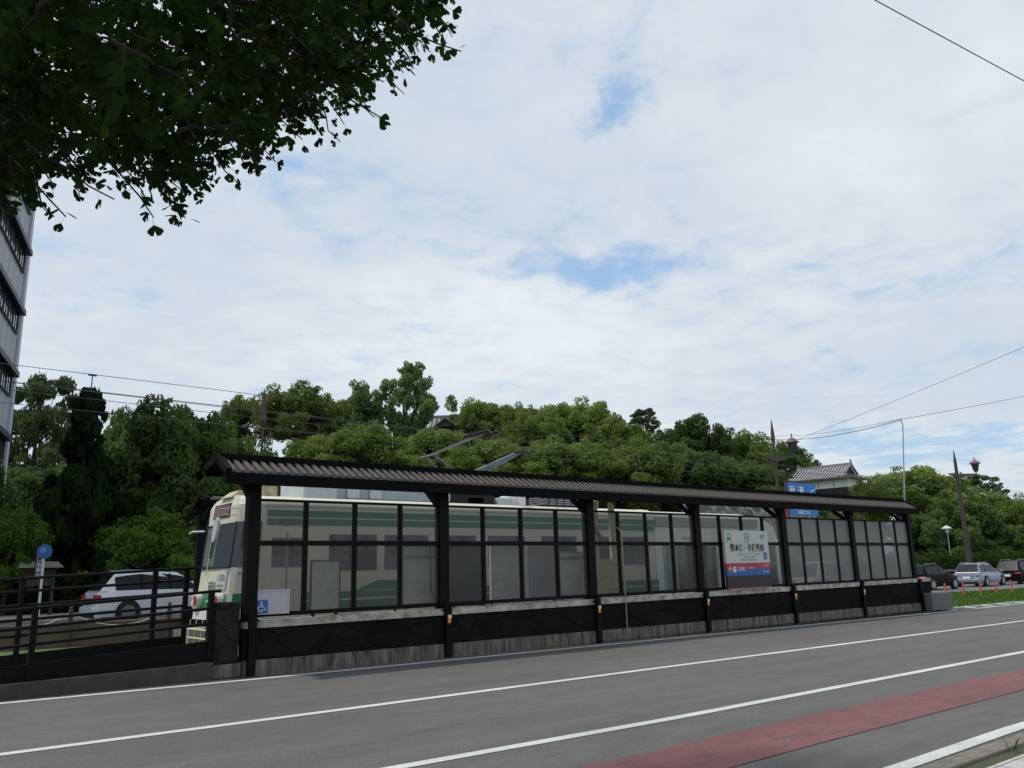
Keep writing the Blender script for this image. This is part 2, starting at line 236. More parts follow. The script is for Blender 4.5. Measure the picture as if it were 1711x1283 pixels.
# ---------------------------------------------------------------- mesh helpers
class MB:
    def __init__(s): s.v=[]; s.f=[]
    def add(s,v,f):
        o=len(s.v); s.v+= [tuple(p) for p in v]; s.f+=[tuple(i+o for i in q) for q in f]; return s
    def box(s,a,b):
        (x0,y0,z0),(x1,y1,z1)=a,b
        if x0>x1:x0,x1=x1,x0
        if y0>y1:y0,y1=y1,y0
        if z0>z1:z0,z1=z1,z0
        return s.add([(x0,y0,z0),(x1,y0,z0),(x1,y1,z0),(x0,y1,z0),(x0,y0,z1),(x1,y0,z1),(x1,y1,z1),(x0,y1,z1)],[(0,3,2,1),(4,5,6,7),(0,1,5,4),(1,2,6,5),(2,3,7,6),(3,0,4,7)])
    def cbox(s,c,h): return s.box([c[i]-h[i] for i in range(3)],[c[i]+h[i] for i in range(3)])
    def beam(s,p,q,w,h,up=(0,0,1)):
        p=Vector(p);q=Vector(q);d=(q-p).normalized(); x=d.cross(Vector(up))
        if x.length<1e-4: x=d.cross(Vector((0,1,0)))
        x.normalize(); u=x.cross(d); v=[]
        for e in (p,q):
            for a,b in ((-1,-1),(1,-1),(1,1),(-1,1)): v.append(e+x*a*w/2+u*b*h/2)
        return s.add(v,[(3,2,1,0),(4,5,6,7),(0,1,5,4),(1,2,6,5),(2,3,7,6),(3,0,4,7)])
    def tube(s,pts,r,n=8,cap=True):
        pts=[Vector(p) for p in pts]; rs=r if isinstance(r,(list,tuple)) else [r]*len(pts); v=[]; f=[]; prev=None
        for i,p in enumerate(pts):
            d=(pts[min(i+1,len(pts)-1)]-pts[max(i-1,0)])
            if d.length<1e-9: d=Vector((0,0,1))
            d.normalize(); x=prev-d*prev.dot(d) if prev is not None else d.cross(Vector((0,0,1)) if abs(d.z)<.9 else Vector((1,0,0)))
            x.normalize(); prev=x; y=d.cross(x)
            for k in range(n):
                a=2*PI*k/n; v.append(p+(x*math.cos(a)+y*math.sin(a))*rs[i])
        for i in range(len(pts)-1):
            for k in range(n): f.append((i*n+k,i*n+(k+1)%n,(i+1)*n+(k+1)%n,(i+1)*n+k))
        if cap: f.append(tuple(range(n))[::-1]); f.append(tuple((len(pts)-1)*n+k for k in range(n)))
        return s.add(v,f)
    def lathe(s,prof,c=(0,0,0),n=16):
        v=[];f=[]
        for r,z in prof:
            for k in range(n): a=2*PI*k/n; v.append((c[0]+r*math.cos(a),c[1]+r*math.sin(a),c[2]+z))
        for i in range(len(prof)-1):
            for k in range(n): f.append((i*n+k,i*n+(k+1)%n,(i+1)*n+(k+1)%n,(i+1)*n+k))
        f.append(tuple(range(n))[::-1]); f.append(tuple((len(prof)-1)*n+k for k in range(n)))
        return s.add(v,f)
    def cyl(s,a,b,r,n=16): return s.tube([a,b],r,n)
    def prism(s,poly,axis,a,b):   # poly of 2-D points; axis 0/1/2 extruded from a to b
        def P(p,t): return {0:(t,p[0],p[1]),1:(p[0],t,p[1]),2:(p[0],p[1],t)}[axis]
        n=len(poly); v=[P(p,a) for p in poly]+[P(p,b) for p in poly]
        return s.add(v,[tuple(range(n))[::-1],tuple(range(n,2*n))]+[(i,(i+1)%n,n+(i+1)%n,n+i) for i in range(n)])
    def build(s,name,m,parent=None,smooth=False,bevel=0,loc=None):
        me=bpy.data.meshes.new(name); me.from_pydata(s.v,[],s.f); me.validate(); 
        for q in (m if isinstance(m,list) else [m]): me.materials.append(q)
        o=bpy.data.objects.new(name,me); COL.objects.link(o)
        if parent: o.parent=parent
        if loc: o.location=loc
        if smooth:
            for p in me.polygons: p.use_smooth=True
        if bevel:
            b=o.modifiers.new('bevel','BEVEL'); b.width=bevel; b.segments=2; b.limit_method='ANGLE'; b.angle_limit=R(40)
        return o
def tag(o,label,cat,group=None):
    o['label']=label; o['category']=cat
    if group: o['group']=group
    return o
def thing(name,label,cat,loc=(0,0,0),rz=0,group=None):
    o=bpy.data.objects.new(name,None); COL.objects.link(o); o.location=loc; o.rotation_euler=(0,0,rz); o.empty_display_size=.2; return tag(o,label,cat,group)
def struct(o,kind='structure'): o['kind']=kind; return o
def copy_tree(o,parent=None):
    c=o.copy(); COL.objects.link(c); c.parent=parent
    for ch in [k for k in bpy.data.objects if k.parent==o]: copy_tree(ch,c)
    return c
def text(name,s,size,m,parent,loc,face='-y',align='CENTER',sx=1,bold=0):
    cu=bpy.data.curves.new('lettering','FONT'); cu.body=s; cu.size=size; cu.align_x=align; cu.align_y='CENTER'; cu.offset=bold; cu.resolution_u=2
    t=bpy.data.objects.new('lettering',cu); COL.objects.link(t); dg=bpy.context.evaluated_depsgraph_get()
    me=bpy.data.meshes.new_from_object(t.evaluated_get(dg)); bpy.data.objects.remove(t); me.materials.clear(); me.materials.append(m)
    o=bpy.data.objects.new(name,me); COL.objects.link(o); o.parent=parent; o.location=loc; o.scale=(sx,1,1)
    o.rotation_euler={'-y':(R(90),0,0),'-x':(R(90),0,R(-90)),'+x':(R(90),0,R(90))}[face]; return o
def sheet(name,pts_near,pts_far,z,m,kind='structure'):
    v=[(*p,z(p[0],p[1]) if callable(z) else z) for p in pts_near]+[(*p,z(p[0],p[1]) if callable(z) else z) for p in pts_far]; n=len(pts_near)
    b=MB().add(v,[(i,i+1,n+i+1,n+i) for i in range(n-1)]); return struct(b.build(name,m),kind)
def interp(tab,x): return float(np.interp(x,[a for a,b in tab],[b for a,b in tab]))
def sst(a,b,x):
    t=max(0,min(1,(x-a)/(b-a))); return t*t*(3-2*t)

# ================================================================ SETTING
XS=[-60,-30,-10,0,5,10,15,20,25,30,35,40,45,50,55,60,70,80,100,130,180]
LAWN_FAR=[(-60,24.7),(10,24.7),(30,24.1),(38,23.2),(46,21.95),(54,20.5),(70,16.5),(100,6),(180,-40)]
ROAD_FAR=[(-60,34),(10,34),(30,33.6),(45,32.2),(63,29.5),(80,25),(110,14),(180,-20)]
L1=[(-60,14.9),(2,14.42),(5.7,14.2),(15.7,14.05),(27.6,13.72),(35.4,13.58),(60,11.5),(100,3),(180,-45)]
LAWN_NEAR=[(-60,15.0),(30,14.5),(37.4,14.38),(60,12.5),(100,4),(180,-44)]
def fz(x,y=0): return .40*(1-sst(8,40,x))
def hill(x,y):
    d=math.hypot(x,y); az=math.degrees(math.atan2(y,x)); top=13.5 if az>50 else (9.5 if az>36 else 7)
    top=7+6.5*sst(33,52,az); top*=1-.75*sst(72,84,az); top*=sst(27.5,33,az)*.97+.03
    return top*sst(78,108,d)-.06
# ground: one sheet to the horizon
gx=sorted(set(list(range(-40,200,8))+[-1500,-600,-200,-90,260,400,800,1500])); gy=sorted(set(list(range(40,190,6))+[-1500,-400,-60,0,20,34,260,400,800,1500]))
v=[(x,y,hill(x,y) if y>=34 else -.06) for y in gy for x in gx]; nx=len(gx)
struct(MB().add(v,[(j*nx+i,j*nx+i+1,(j+1)*nx+i+1,(j+1)*nx+i) for j in range(len(gy)-1) for i in range(nx-1)]).build('ground',M['earth'],smooth=True))
struct(MB().add([(x,y,-.004) for x,y in [(-60,3.55),(12,3.6),(60,2.2),(100,-7),(180,-55)]]+[(x,interp(L1,x)+.35,-.004) for x in (-60,12,60,100,180)],[(i,i+1,i+6,i+5) for i in range(4)]).build('road',M['asphalt']))
def mark(name,nearpts,w,m,z=.002,label=None):
    o=sheet(name,nearpts,[(x,y+w) for x,y in nearpts],z,m); return o
mark('edge_line',[(x,y-.21) for x,y in [(-60,14.9),(-20,14.65),(2,14.38),(5.7,14.22),(15.7,14.03),(27.6,13.72),(35.4,13.6),(60,11.5)]],.17,M['line'])
mark('lane_line',[(-60,10.5),(1.45,9.93),(11,9.9),(25,9.72),(60,8.3)],.16,M['line'])
mark('lane_line',[(-60,7.1),(3.9,6.62),(7.28,6.52),(17,6.52),(60,5.0)],.15,M['line'])
mark('red_cycle_strip',[(-40,4.62),(5.9,4.70),(7.4,4.73),(12,4.76),(60,3.4)],.88,M['red'])
mark('kerb_line',[(-60,3.6),(6.9,3.68),(9.2,3.73),(60,2.4)],.16,M['line'])
# near pavement, kerb, gutter
sheet('gutter',[(-60,3.36),(60,3.4)],[(-60,3.60),(60,3.62)],.001,mat('gutter_concrete',(.13,.12,.115),.9,noise_s=8,noise_a=.35))
b=MB()
for i in range(-20,60):
    x0=i*1.0; b.box((x0+.004,3.2,-.05),(x0+.996,3.38,.13))
struct(b.build('kerb',mat('kerb_stone',(.16,.145,.125),.9,noise_s=10,noise_a=.35,bump=.4),bevel=.015))
def paving():
    m=mat('pavement_slabs',(.4,.4,.38),.85); n,l=tn(m); c=n.new('ShaderNodeTexCoord'); k=n.new('ShaderNodeTexBrick'); k.inputs['Scale'].default_value=1; k.inputs['Brick Width'].default_value=.3; k.inputs['Row Height'].default_value=.3; k.inputs['Mortar Size'].default_value=.008; k.offset=0
    k.inputs['Color1'].default_value=(.40,.40,.38,1); k.inputs['Color2'].default_value=(.33,.33,.31,1); k.inputs['Mortar'].default_value=(.12,.12,.11,1); l.new(c.outputs['Object'],k.inputs[0])
    q=n.new('ShaderNodeTexNoise'); q.inputs['Scale'].default_value=90; l.new(c.outputs['Object'],q.inputs[0]); x=n.new('ShaderNodeMix'); x.data_type='RGBA'; x.blend_type='OVERLAY'; x.inputs[0].default_value=.6; l.new(k.outputs[0],x.inputs[6]); l.new(q.outputs[0],x.inputs[7]); l.new(x.outputs[2],n['Principled BSDF'].inputs['Base Color']); return m
struct(MB().box((-60,-4,-.05),(60,3.04,.12)).build('pavement',paving()))
struct(MB().box((-60,3.045,-.05),(60,3.195,.10)).build('verge_soil',M['earth']))
b=MB()
for c,nb,sp in ((8.2,22,.07),(7.6,7,.05)):
    for i in range(nb):
        x=c+random.gauss(0,sp); y=3.13+random.gauss(0,.03); h=random.uniform(.04,.13); a=random.uniform(0,PI*2); w=.006; dx=math.cos(a)*.04; dy=math.sin(a)*.04
        b.add([(x-w,y,.10),(x+w,y,.10),(x+dx+w*.6,y+dy,.10+h*.7),(x+dx*2,y+dy*2,.10+h),(x+dx-w*.6,y+dy,.10+h*.7)],[(0,1,2,3,4)])
struct(b.build('grass_tuft',M['lf_bright']),'stuff')
# track bed lawn, rails, far road
lawn=sheet('track_lawn',[(x,interp(LAWN_NEAR,x)) for x in XS],[(x,interp(LAWN_FAR,x)) for x in XS],lambda x,y:.012+.06*(1-sst(6,16,x))*sst(20,24,y),M['grass'])
n=26000; px=RNG.uniform(31,56,n); u=RNG.uniform(0,1,n); py=np.array([interp(LAWN_NEAR,a) for a in px])*(1-u)+np.array([interp(LAWN_FAR,a) for a in px])*u
a=RNG.uniform(0,2*PI,n); h=RNG.uniform(.03,.075,n); w=.02
V=np.stack([np.stack([px-w*np.cos(a),py-w*np.sin(a),np.full(n,.012)],1),np.stack([px+w*np.cos(a),py+w*np.sin(a),np.full(n,.012)],1),np.stack([px+.02*np.sin(a),py,.012+h],1)],1).reshape(-1,3)
me=bpy.data.meshes.new('grass_blades'); me.from_pydata(V.tolist(),[],[(3*i,3*i+1,3*i+2) for i in range(n)]); me.materials.append(leafm('lawn_blades',(.07,.15,.022),(.12,.22,.04),1.2)); o=bpy.data.objects.new('grass_blades',me); COL.objects.link(o); struct(o,'stuff')
def bend(x): return (interp(LAWN_FAR,x)-24.1 if x>26 else 0)*.55
for yc in (18.58,21.6):
    b=MB()
    for s in (-.72,.72): b.tube([(x,yc+s+bend(x),.02) for x in np.arange(-50,31,2.0)],.035,6)
    struct(b.build('tram_rail',M['mgray']))
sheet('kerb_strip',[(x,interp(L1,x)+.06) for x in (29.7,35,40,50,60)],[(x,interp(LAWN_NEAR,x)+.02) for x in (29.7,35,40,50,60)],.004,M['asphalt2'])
b=MB()
for i in range(20):
    x=30.0+i*1.35; y0=interp(L1,x)+.05; y1=interp(LAWN_NEAR,x)-.02; b.add([(x,y0,.009),(x+.28,y0,.009),(x+1.0,y1,.009),(x+.72,y1,.009)],[(0,1,2,3)])
xs=[29.7,35,40,50,60]
for f_,o0,o1 in ((LAWN_NEAR,-.12,.03),):
    n0=len(b.v); b.add([(x,interp(f_,x)+o0,.010) for x in xs]+[(x,interp(f_,x)+o1,.010) for x in xs],[(i,i+1,i+6,i+5) for i in range(4)])
struct(b.build('hatched_marking',M['line']))
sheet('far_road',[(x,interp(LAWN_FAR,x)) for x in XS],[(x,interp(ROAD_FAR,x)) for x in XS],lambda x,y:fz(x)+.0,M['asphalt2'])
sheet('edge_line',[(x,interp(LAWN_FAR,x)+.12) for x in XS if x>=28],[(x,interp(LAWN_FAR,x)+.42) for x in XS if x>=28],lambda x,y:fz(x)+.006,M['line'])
b=MB()
for x in np.arange(-20,100,10.0):
    y=(interp(LAWN_FAR,x)+interp(ROAD_FAR,x))/2; y2=(interp(LAWN_FAR,x+5)+interp(ROAD_FAR,x+5))/2; b.add([(x,y,fz(x)+.006),(x+5,y2,fz(x+5)+.006),(x+5,y2+.15,fz(x+5)+.006),(x,y+.15,fz(x)+.006)],[(0,1,2,3)])
struct(b.build('dashed_lane_line',M['line']))
b=MB(); 
for i in range(len(XS)-1):
    x0,x1=XS[i],XS[i+1]; y0,y1=interp(ROAD_FAR,x0),interp(ROAD_FAR,x1); z0,z1=fz(x0)+.15,fz(x1)+.15
    b.add([(x0,y0,z0-.3),(x1,y1,z1-.3),(x1,y1,z1),(x0,y0,z0),(x0,y0+3.2,z0),(x1,y1+3.2,z1)],[(0,1,2,3),(3,2,5,4)])
struct(b.build('far_pavement',mat('far_pavement_slabs',(.42,.38,.30),.9,noise_s=3,noise_a=.15)))
# median bank between second track and far road on the left, low brown wall
wl=MB().box((-30,24.35,0),(9.6,24.55,.66)); tag(wl.build('low_wall',M['brownwall'],bevel=.02),'low brown wall running behind the ramp railings and the rope fence','wall')

# ================================================================ FOLIAGE
def cards(pos,nrm,size,jit=.55,aspect=1.0):
    n=len(pos); nr=nrm+RNG.normal(0,jit,(n,3)); nr/=np.linalg.norm(nr,axis=1)[:,None]+1e-9
    t=RNG.normal(0,1,(n,3)); t-=nr*(t*nr).sum(1)[:,None]; t/=np.linalg.norm(t,axis=1)[:,None]+1e-9; bt=np.cross(nr,t)
    s=(size*RNG.uniform(.6,1.35,n))[:,None]; V=np.stack([pos-t*s,pos+bt*s*.55*aspect+nr*s*.12,pos+t*s,pos-bt*s*.55*aspect+nr*s*.12],1).reshape(-1,3); return V
def cardmesh(name,V,m):
    n=len(V)//4; me=bpy.data.meshes.new(name); me.vertices.add(len(V)); me.vertices.foreach_set('co',V.astype(np.float32).ravel())
    me.loops.add(4*n); me.loops.foreach_set('vertex_index',np.arange(4*n,dtype=np.int32)); me.polygons.add(n); me.polygons.foreach_set('loop_start',np.arange(0,4*n,4,dtype=np.int32)); me.polygons.foreach_set('loop_total',np.full(n,4,dtype=np.int32))
    me.update(calc_edges=True); me.materials.append(m); return me
def sphere_pts(n):
    p=RNG.normal(0,1,(n,3)); return p/np.linalg.norm(p,axis=1)[:,None]
def crown(kind,seed,ncard,size):
    global RNG; RNG=np.random.default_rng(seed); lumps=[]
    if kind in('camphor','dark','bright'):
        nl=62 if kind!='dark' else 46
        for i in range(nl):
            d=sphere_pts(1)[0]; d[2]=abs(d[2])*1.0 if RNG.random()<.8 else d[2]; rr=RNG.uniform(.45,.82); c=np.array([d[0]*rr,d[1]*rr,.5+d[2]*rr*.55-(.06 if d[2]<0 else 0)]); lumps.append((c,RNG.uniform(.15,.30)*(.9 if kind!='dark' else 1.0)))
        for i in range(14): c=np.array([RNG.uniform(-.8,.8),RNG.uniform(-.8,.8),RNG.uniform(.12,.4)]); lumps.append((c,RNG.uniform(.15,.28)))
    elif kind=='open':
        for i in range(58):
            d=sphere_pts(1)[0]; rr=RNG.uniform(.5,1.0); c=np.array([d[0]*rr*.85,d[1]*rr*.85,.55+d[2]*rr*.45]); lumps.append((c,RNG.uniform(.07,.16)))
    elif kind=='sparse':
        for i in range(130):
            a=RNG.uniform(0,2*PI); rr=RNG.uniform(.1,1)**.7; z=RNG.uniform(.1,1); rr*=math.sqrt(max(.12,1-(z*.92)**2)); lumps.append((np.array([math.cos(a)*rr,math.sin(a)*rr,z]),RNG.uniform(.06,.14)))
    elif kind=='column':
        for i in range(120):
            z=RNG.uniform(0,1)**.9; w=(1-z)**.8*.95+.06; a=RNG.uniform(0,2*PI); rr=w*RNG.uniform(.15,1.05); lumps.append((np.array([math.cos(a)*rr,math.sin(a)*rr,z*.97+.02]),RNG.uniform(.06,.17)*(.4+.9*w)))
    P=[];Nn=[];sub=[]
    for c,r in lumps:
        if kind in('sparse','column'): sub.append((c,r)); continue
        for q in range(6):
            d=sphere_pts(1)[0]; d[2]=d[2] if RNG.random()<.35 else abs(d[2]); sub.append((c+d*r*RNG.uniform(.55,.95),r*RNG.uniform(.28,.55)))
        sub.append((c,r*.75))
    tot=sum(r*r for _,r in sub)
    for c,r in sub:
        k=max(20,int(ncard*r*r/tot)); d=sphere_pts(k); rad=RNG.uniform(.55,1.22,k)**.7
        flat=np.array([1,1,.62 if kind!='sparse' else .45]) if kind!='column' else np.array([1,1,.42]); p=c+d*(r*rad)[:,None]*flat
        P.append(p); Nn.append(d*.9+np.array([0,0,.35])); 
    P=np.concatenate(P); Nn=np.concatenate(Nn); z0,z1=np.percentile(P[:,2],[.5,99.7]); rr=np.percentile(np.hypot(P[:,0],P[:,1]),97)
    fx=lambda q: np.stack([q[...,0]/rr,q[...,1]/rr,(q[...,2]-z0)/(z1-z0)],-1); P=fx(P); lumps=[(fx(c),r_) for c,r_ in lumps]
    V=cards(P,Nn,size,.7); return cardmesh('crown',V,M['lf_'+kind]),lumps
CR={}
for k,seeds,nc,sz in (('camphor',(1,2,3,4),42000,.026),('dark',(11,12),36000,.030),('open',(21,),24000,.026),('sparse',(31,),17000,.026),('column',(41,),26000,.034),('bright',(51,52),30000,.028)):
    CR[k]=[crown(k,s,nc,sz) for s in seeds]
def trunkmesh(kind,lumps,seed):
    rg=random.Random(seed); b=MB()
    if kind=='column': b.tube([(0,0,-.35),(0,0,0),(0,0,.5),(.01,0,.97)],[.055,.05,.03,.008],7)
    else:
        b.tube([(0,0,-4.0),(0,0,-1.0),(.01,0,-.3),(0,.01,.05),(.0,.0,.3)],[.085,.075,.06,.055,.045],8)
        for c,r in rg.sample(lumps,min(13,len(lumps))):
            c=[float(q) for q in c]; st=rg.uniform(-.15,.25); mid=(c[0]*.45+rg.uniform(-.06,.06),c[1]*.45+rg.uniform(-.06,.06),st+(c[2]-st)*.55); b.tube([(0,0,st),mid,c],[.03,.02,.008],6)
            e=(c[0]+rg.uniform(-.15,.15),c[1]+rg.uniform(-.15,.15),c[2]+.1); b.tube([mid,((mid[0]+e[0])/2,(mid[1]+e[1])/2,(mid[2]+e[2])/2+.03),e],[.014,.01,.004],5)
    me=bpy.data.meshes.new('trunk'); me.from_pydata(b.v,[],b.f); me.materials.append(M['bark']); return me
TK={k:[trunkmesh(k,l,i) for i,(m_,l) in enumerate(v)] for k,v in CR.items()}
KN={'camphor':'camphor_tree','dark':'broadleaf_tree','open':'broadleaf_tree','sparse':'broadleaf_tree','column':'conical_tree','bright':'maple_tree'}
cnt={}
def tree(kind,x,y,zt,zb,r,label,sxy=1.0):
    i=cnt.get(kind,0); cnt[kind]=i+1; me,_=CR[kind][i%len(CR[kind])]; tk=TK[kind][i%len(CR[kind])]
    gz=hill(x,y) if math.hypot(x,y)>60 else (fz(x)+.1)
    gz=min(gz,zb-.3); h=zt-zb
    t=thing(KN[kind],label,'tree',(x,y,gz),random.uniform(0,6.28),'trees on and below the castle hill')
    s=r*{'camphor':1.28,'dark':1.25,'sparse':1.2,'open':1.2}.get(kind,1.12)*sxy
    c=bpy.data.objects.new('crown',me); COL.objects.link(c); c.parent=t; c.location=(0,0,zb-gz); c.scale=(s,s,h*.98)
    k=bpy.data.objects.new('trunk',tk); COL.objects.link(k); k.parent=t; k.location=(0,0,zb-gz); k.scale=(s,s,h)
    return t
TREES=[
('open',55.6,92.6,28.4,18.5,5.6,'tallest open-crowned tree, dark limbs showing against the sky above the shelter roof'),
('camphor',42.9,95.8,25.0,17.6,4.5,'rounded tree on the skyline left of the tallest tree, bare trunks below its crown'),
('camphor',39.5,107.0,25.4,19.3,2.6,'small skyline tree just right of the dark tree behind the tram nose'),
('camphor',55.4,106.4,26.7,20.4,3.8,'shoulder-high crown touching the left side of the tallest open tree'),
('camphor',69.0,94.5,25.7,18.1,4.3,'first round skyline crown right of the castle roof'),
('camphor',71.5,88.8,24.5,17.5,3.7,'narrow skyline crown behind the pantograph'),
('camphor',71.1,77.3,23.0,14.5,4.7,'broad bright camphor with the highest top of the central mass'),
('camphor',64.3,75.3,20.4,13.2,3.6,'yellow-green camphor in front of the central skyline crowns'),
('camphor',72.9,71.3,20.0,12.5,3.8,'camphor sloping down at the right end of the central mass'),
('sparse',93.0,85.0,25.4,20.3,2.7,'thin feathery tree standing pale above the camphors'),
('dark',86.3,69.8,20.7,13.0,4.7,'dark broad tree with ragged top right of the thin feathery tree'),
('camphor',94.3,69.2,19.7,11.7,3.7,'tree between the dark ragged one and the spear-topped pole'),
('dark',137.3,91.5,24.3,14.3,4.8,'dark tree behind the lantern of the spear-topped pole'),
('dark',140.1,87.2,21.3,13.0,3.6,'dark tree slope end directly behind the castle turret roof'),
('camphor',34.4,66.7,14.6,8.6,4.7,'wide bright-green dome just above the left part of the shelter roof'),
('camphor',45.9,70.2,16.0,10.5,4.2,'yellow-green camphor below the castle roof, left of the pantograph'),
('camphor',45.5,59.6,13.3,7.3,4.3,'camphor low behind the lowered pantograph arm'),
('camphor',51.9,58.3,13.8,7.3,4.7,'camphor low behind the shelter roof right of the pantographs'),
('camphor',58.6,55.9,13.6,6.8,4.5,'shaded camphor at the foot of the central mass'),
('dark',65.6,54.8,13.6,6.9,4.6,'dark tree above the middle of the shelter roof'),
('dark',72.4,53.4,12.4,6.9,4.1,'dark tree left of the spear-topped pole, low behind the roof'),
('dark',82.4,54.9,10.6,6.6,3.2,'dark tree between the pole and the blue banner'),
('sparse',13.3,92.0,21.9,8.3,4.6,'pale silvery tree beside the office block edge'),
('sparse',15.3,80.0,13.9,4.3,4.6,'lower pale tree behind the dark conical tree'),
('column',7.5,38.4,9.75,1.6,2.5,'dark conical tree with a pointed top behind the ramp railings'),
('dark',12.3,40.1,9.8,4.1,2.8,'dark spreading tree with visible limbs left of the tram'),
('dark',18.6,75.8,16.0,6.3,3.4,'dark tree filling the skyline between the conical and spreading trees'),
('bright',10.1,36.6,4.5,1.5,2.1,'low bright-green young tree behind the white car'),
('bright',4.9,36.8,4.5,1.6,1.4,'low bright-green tree at the left edge below the office block'),
('camphor',25.7,60.8,9.6,4.6,3.2,'small bright tree seen in the gap under the shelter eave'),
('dark',25.8,67.2,12.8,5.9,2.6,'dark tree just behind the left end of the shelter ridge'),
('camphor',118.7,57.8,14.7,4.9,7.4,'big green dome right of the castle turret'),
('camphor',105.4,57.3,12.4,5.6,4.3,'camphor beside the castle turret, left foot of the big dome'),
('dark',104.0,46.7,8.9,2.2,4.4,'dark tree low behind the second spear-topped pole'),
('sparse',138.8,56.9,14.8,8.6,3.4,'layered tree with drooping fans beside the right lantern'),
('camphor',128.9,49.2,10.5,2.9,3.6,'camphor at the right edge of the view'),
('dark',97.7,46.1,6.9,1.2,3.6,'dark low tree above the black car'),
('dark',105.5,43.2,6.3,1.1,3.6,'dark low tree above the silver wagon'),
('dark',118.7,42.1,7.9,0.8,3.8,'dark low tree above the black wagon at the right edge'),
('dark',11.7,68.0,10.0,1.3,4.5,'dark tree deep behind the conical tree'),
('dark',3.2,39.5,6.4,1.5,1.8,'dark tree at the extreme left edge under the office block'),
('dark',24.0,52.0,7.5,2.0,3.5,'shaded tree behind the tram nose'),
('dark',18.0,50.0,8.0,2.5,3.2,'shaded tree between the far shelter and the spreading tree'),
('dark',90.0,60.0,9.5,3.0,4.5,'shaded tree under the blue banner height'),
('dark',80.0,63.0,13.0,5.0,4.5,'shaded tree rising behind the castle stone wall'),
('camphor',52.0,68.0,13.5,6.0,5.0,'camphor filling the hill foot behind the pantograph'),
('camphor',60.0,70.0,14.5,7.0,5.0,'second filler camphor on the hill foot under the bright broad one'),
('dark',36.0,80.0,14.5,8.0,4.5,'shaded tree under the bare trunks on the skyline'),
('dark',48.0,84.0,15.5,9.0,4.5,'shaded tree under the tallest open tree'),
]
SX={'camphor beside the castle turret, left foot of the big dome':.5,'dark tree between the pole and the blue banner':.75,'yellow-green camphor below the castle roof, left of the pantograph':.85,'shoulder-high crown touching the left side of the tallest open tree':.8}
for t in TREES: tree(*t,SX.get(t[6],1))
# castle hill wood behind the named trees
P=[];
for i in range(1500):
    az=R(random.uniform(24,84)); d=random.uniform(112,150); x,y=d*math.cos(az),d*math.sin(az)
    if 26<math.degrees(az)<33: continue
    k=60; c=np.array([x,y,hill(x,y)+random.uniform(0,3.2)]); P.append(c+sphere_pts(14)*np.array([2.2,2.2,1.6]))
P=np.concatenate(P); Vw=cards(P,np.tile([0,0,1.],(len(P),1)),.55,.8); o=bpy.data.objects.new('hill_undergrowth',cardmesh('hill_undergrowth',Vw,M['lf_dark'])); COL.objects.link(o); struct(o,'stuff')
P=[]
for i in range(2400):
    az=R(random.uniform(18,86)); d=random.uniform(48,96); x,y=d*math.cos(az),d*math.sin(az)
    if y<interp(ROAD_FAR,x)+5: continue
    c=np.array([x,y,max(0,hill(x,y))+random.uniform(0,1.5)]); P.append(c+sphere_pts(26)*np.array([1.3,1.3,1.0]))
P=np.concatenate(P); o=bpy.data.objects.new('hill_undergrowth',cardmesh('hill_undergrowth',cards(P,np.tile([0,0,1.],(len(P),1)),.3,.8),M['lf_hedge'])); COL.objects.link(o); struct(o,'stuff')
def hedge(x0,x1,off,h,th,label,z0=0):
    n=int((x1-x0)*420*h/1.2); xs=RNG.uniform(x0,x1,n); base=np.array([interp(ROAD_FAR,a)+off for a in xs]); zz=RNG.uniform(0,1,n)**.7*h; yy=base+RNG.uniform(-.5,.5,n)*th; z=np.array([fz(a)+.15+z0 for a in xs])+zz*(1+.12*np.sin(xs*1.3)+.07*np.sin(xs*4.1))
    V=cards(np.stack([xs,yy,z],1),np.tile([0,-.6,.6],(n,1)),.10,.7); o=bpy.data.objects.new('hedge',cardmesh('hedge',V,M['lf_hedge'])); COL.objects.link(o); tag(o,label,'hedge'); return o
hedge(-6,26,4.2,1.5,1.3,'dark clipped hedge behind the white car and the blue round sign')
hedge(27,52,4.3,1.5,1.3,'dark hedge behind the black car')
hedge(52.5,100,4.3,1.5,1.3,'long dark hedge above the low stone wall behind the silver and black wagons',.5)
def roadwall(x0,x1,off,h,th,name,label,m,z0=.15):
    b=MB(); xs=np.arange(x0,x1+.1,2.5)
    for i in range(len(xs)-1):
        a,c=xs[i],xs[i+1]; ya,yc=interp(ROAD_FAR,a)+off,interp(ROAD_FAR,c)+off; za,zc=fz(a)+z0,fz(c)+z0
        b.add([(a,ya,za-.2),(c,yc,zc-.2),(c,yc,zc+h),(a,ya,za+h),(a,ya+th,za-.2),(c,yc+th,zc-.2),(c,yc+th,zc+h),(a,ya+th,za+h)],[(0,1,2,3),(3,2,6,7),(5,4,7,6)]+([(4,0,3,7)] if i==0 else [])+([(1,5,6,2)] if i==len(xs)-2 else []))
    return tag(b.build(name,m),label,'wall')
w=roadwall(40,110,3.2,.75,.3,'low_wall','low dark stone wall with a pale top behind the cars on the right',mat('low_wall_stone',(.07,.05,.05),.9,noise_s=3,noise_a=.3))
b=MB()
xs=np.arange(40,110.1,2.5)
for i in range(len(xs)-1):
    a,c=xs[i],xs[i+1]; b.beam((a,interp(ROAD_FAR,a)+3.35,fz(a)+.96),(c,interp(ROAD_FAR,c)+3.35,fz(c)+.96),.4,.12)
b.build('coping',mat('pale_coping',(.16,.15,.13),.9,noise_s=3,noise_a=.2),w)
roadwall(-10,20,5.6,1.1,.4,'rubble_wall','mossy rubble wall glimpsed through the trees behind the white car',M['castled'])

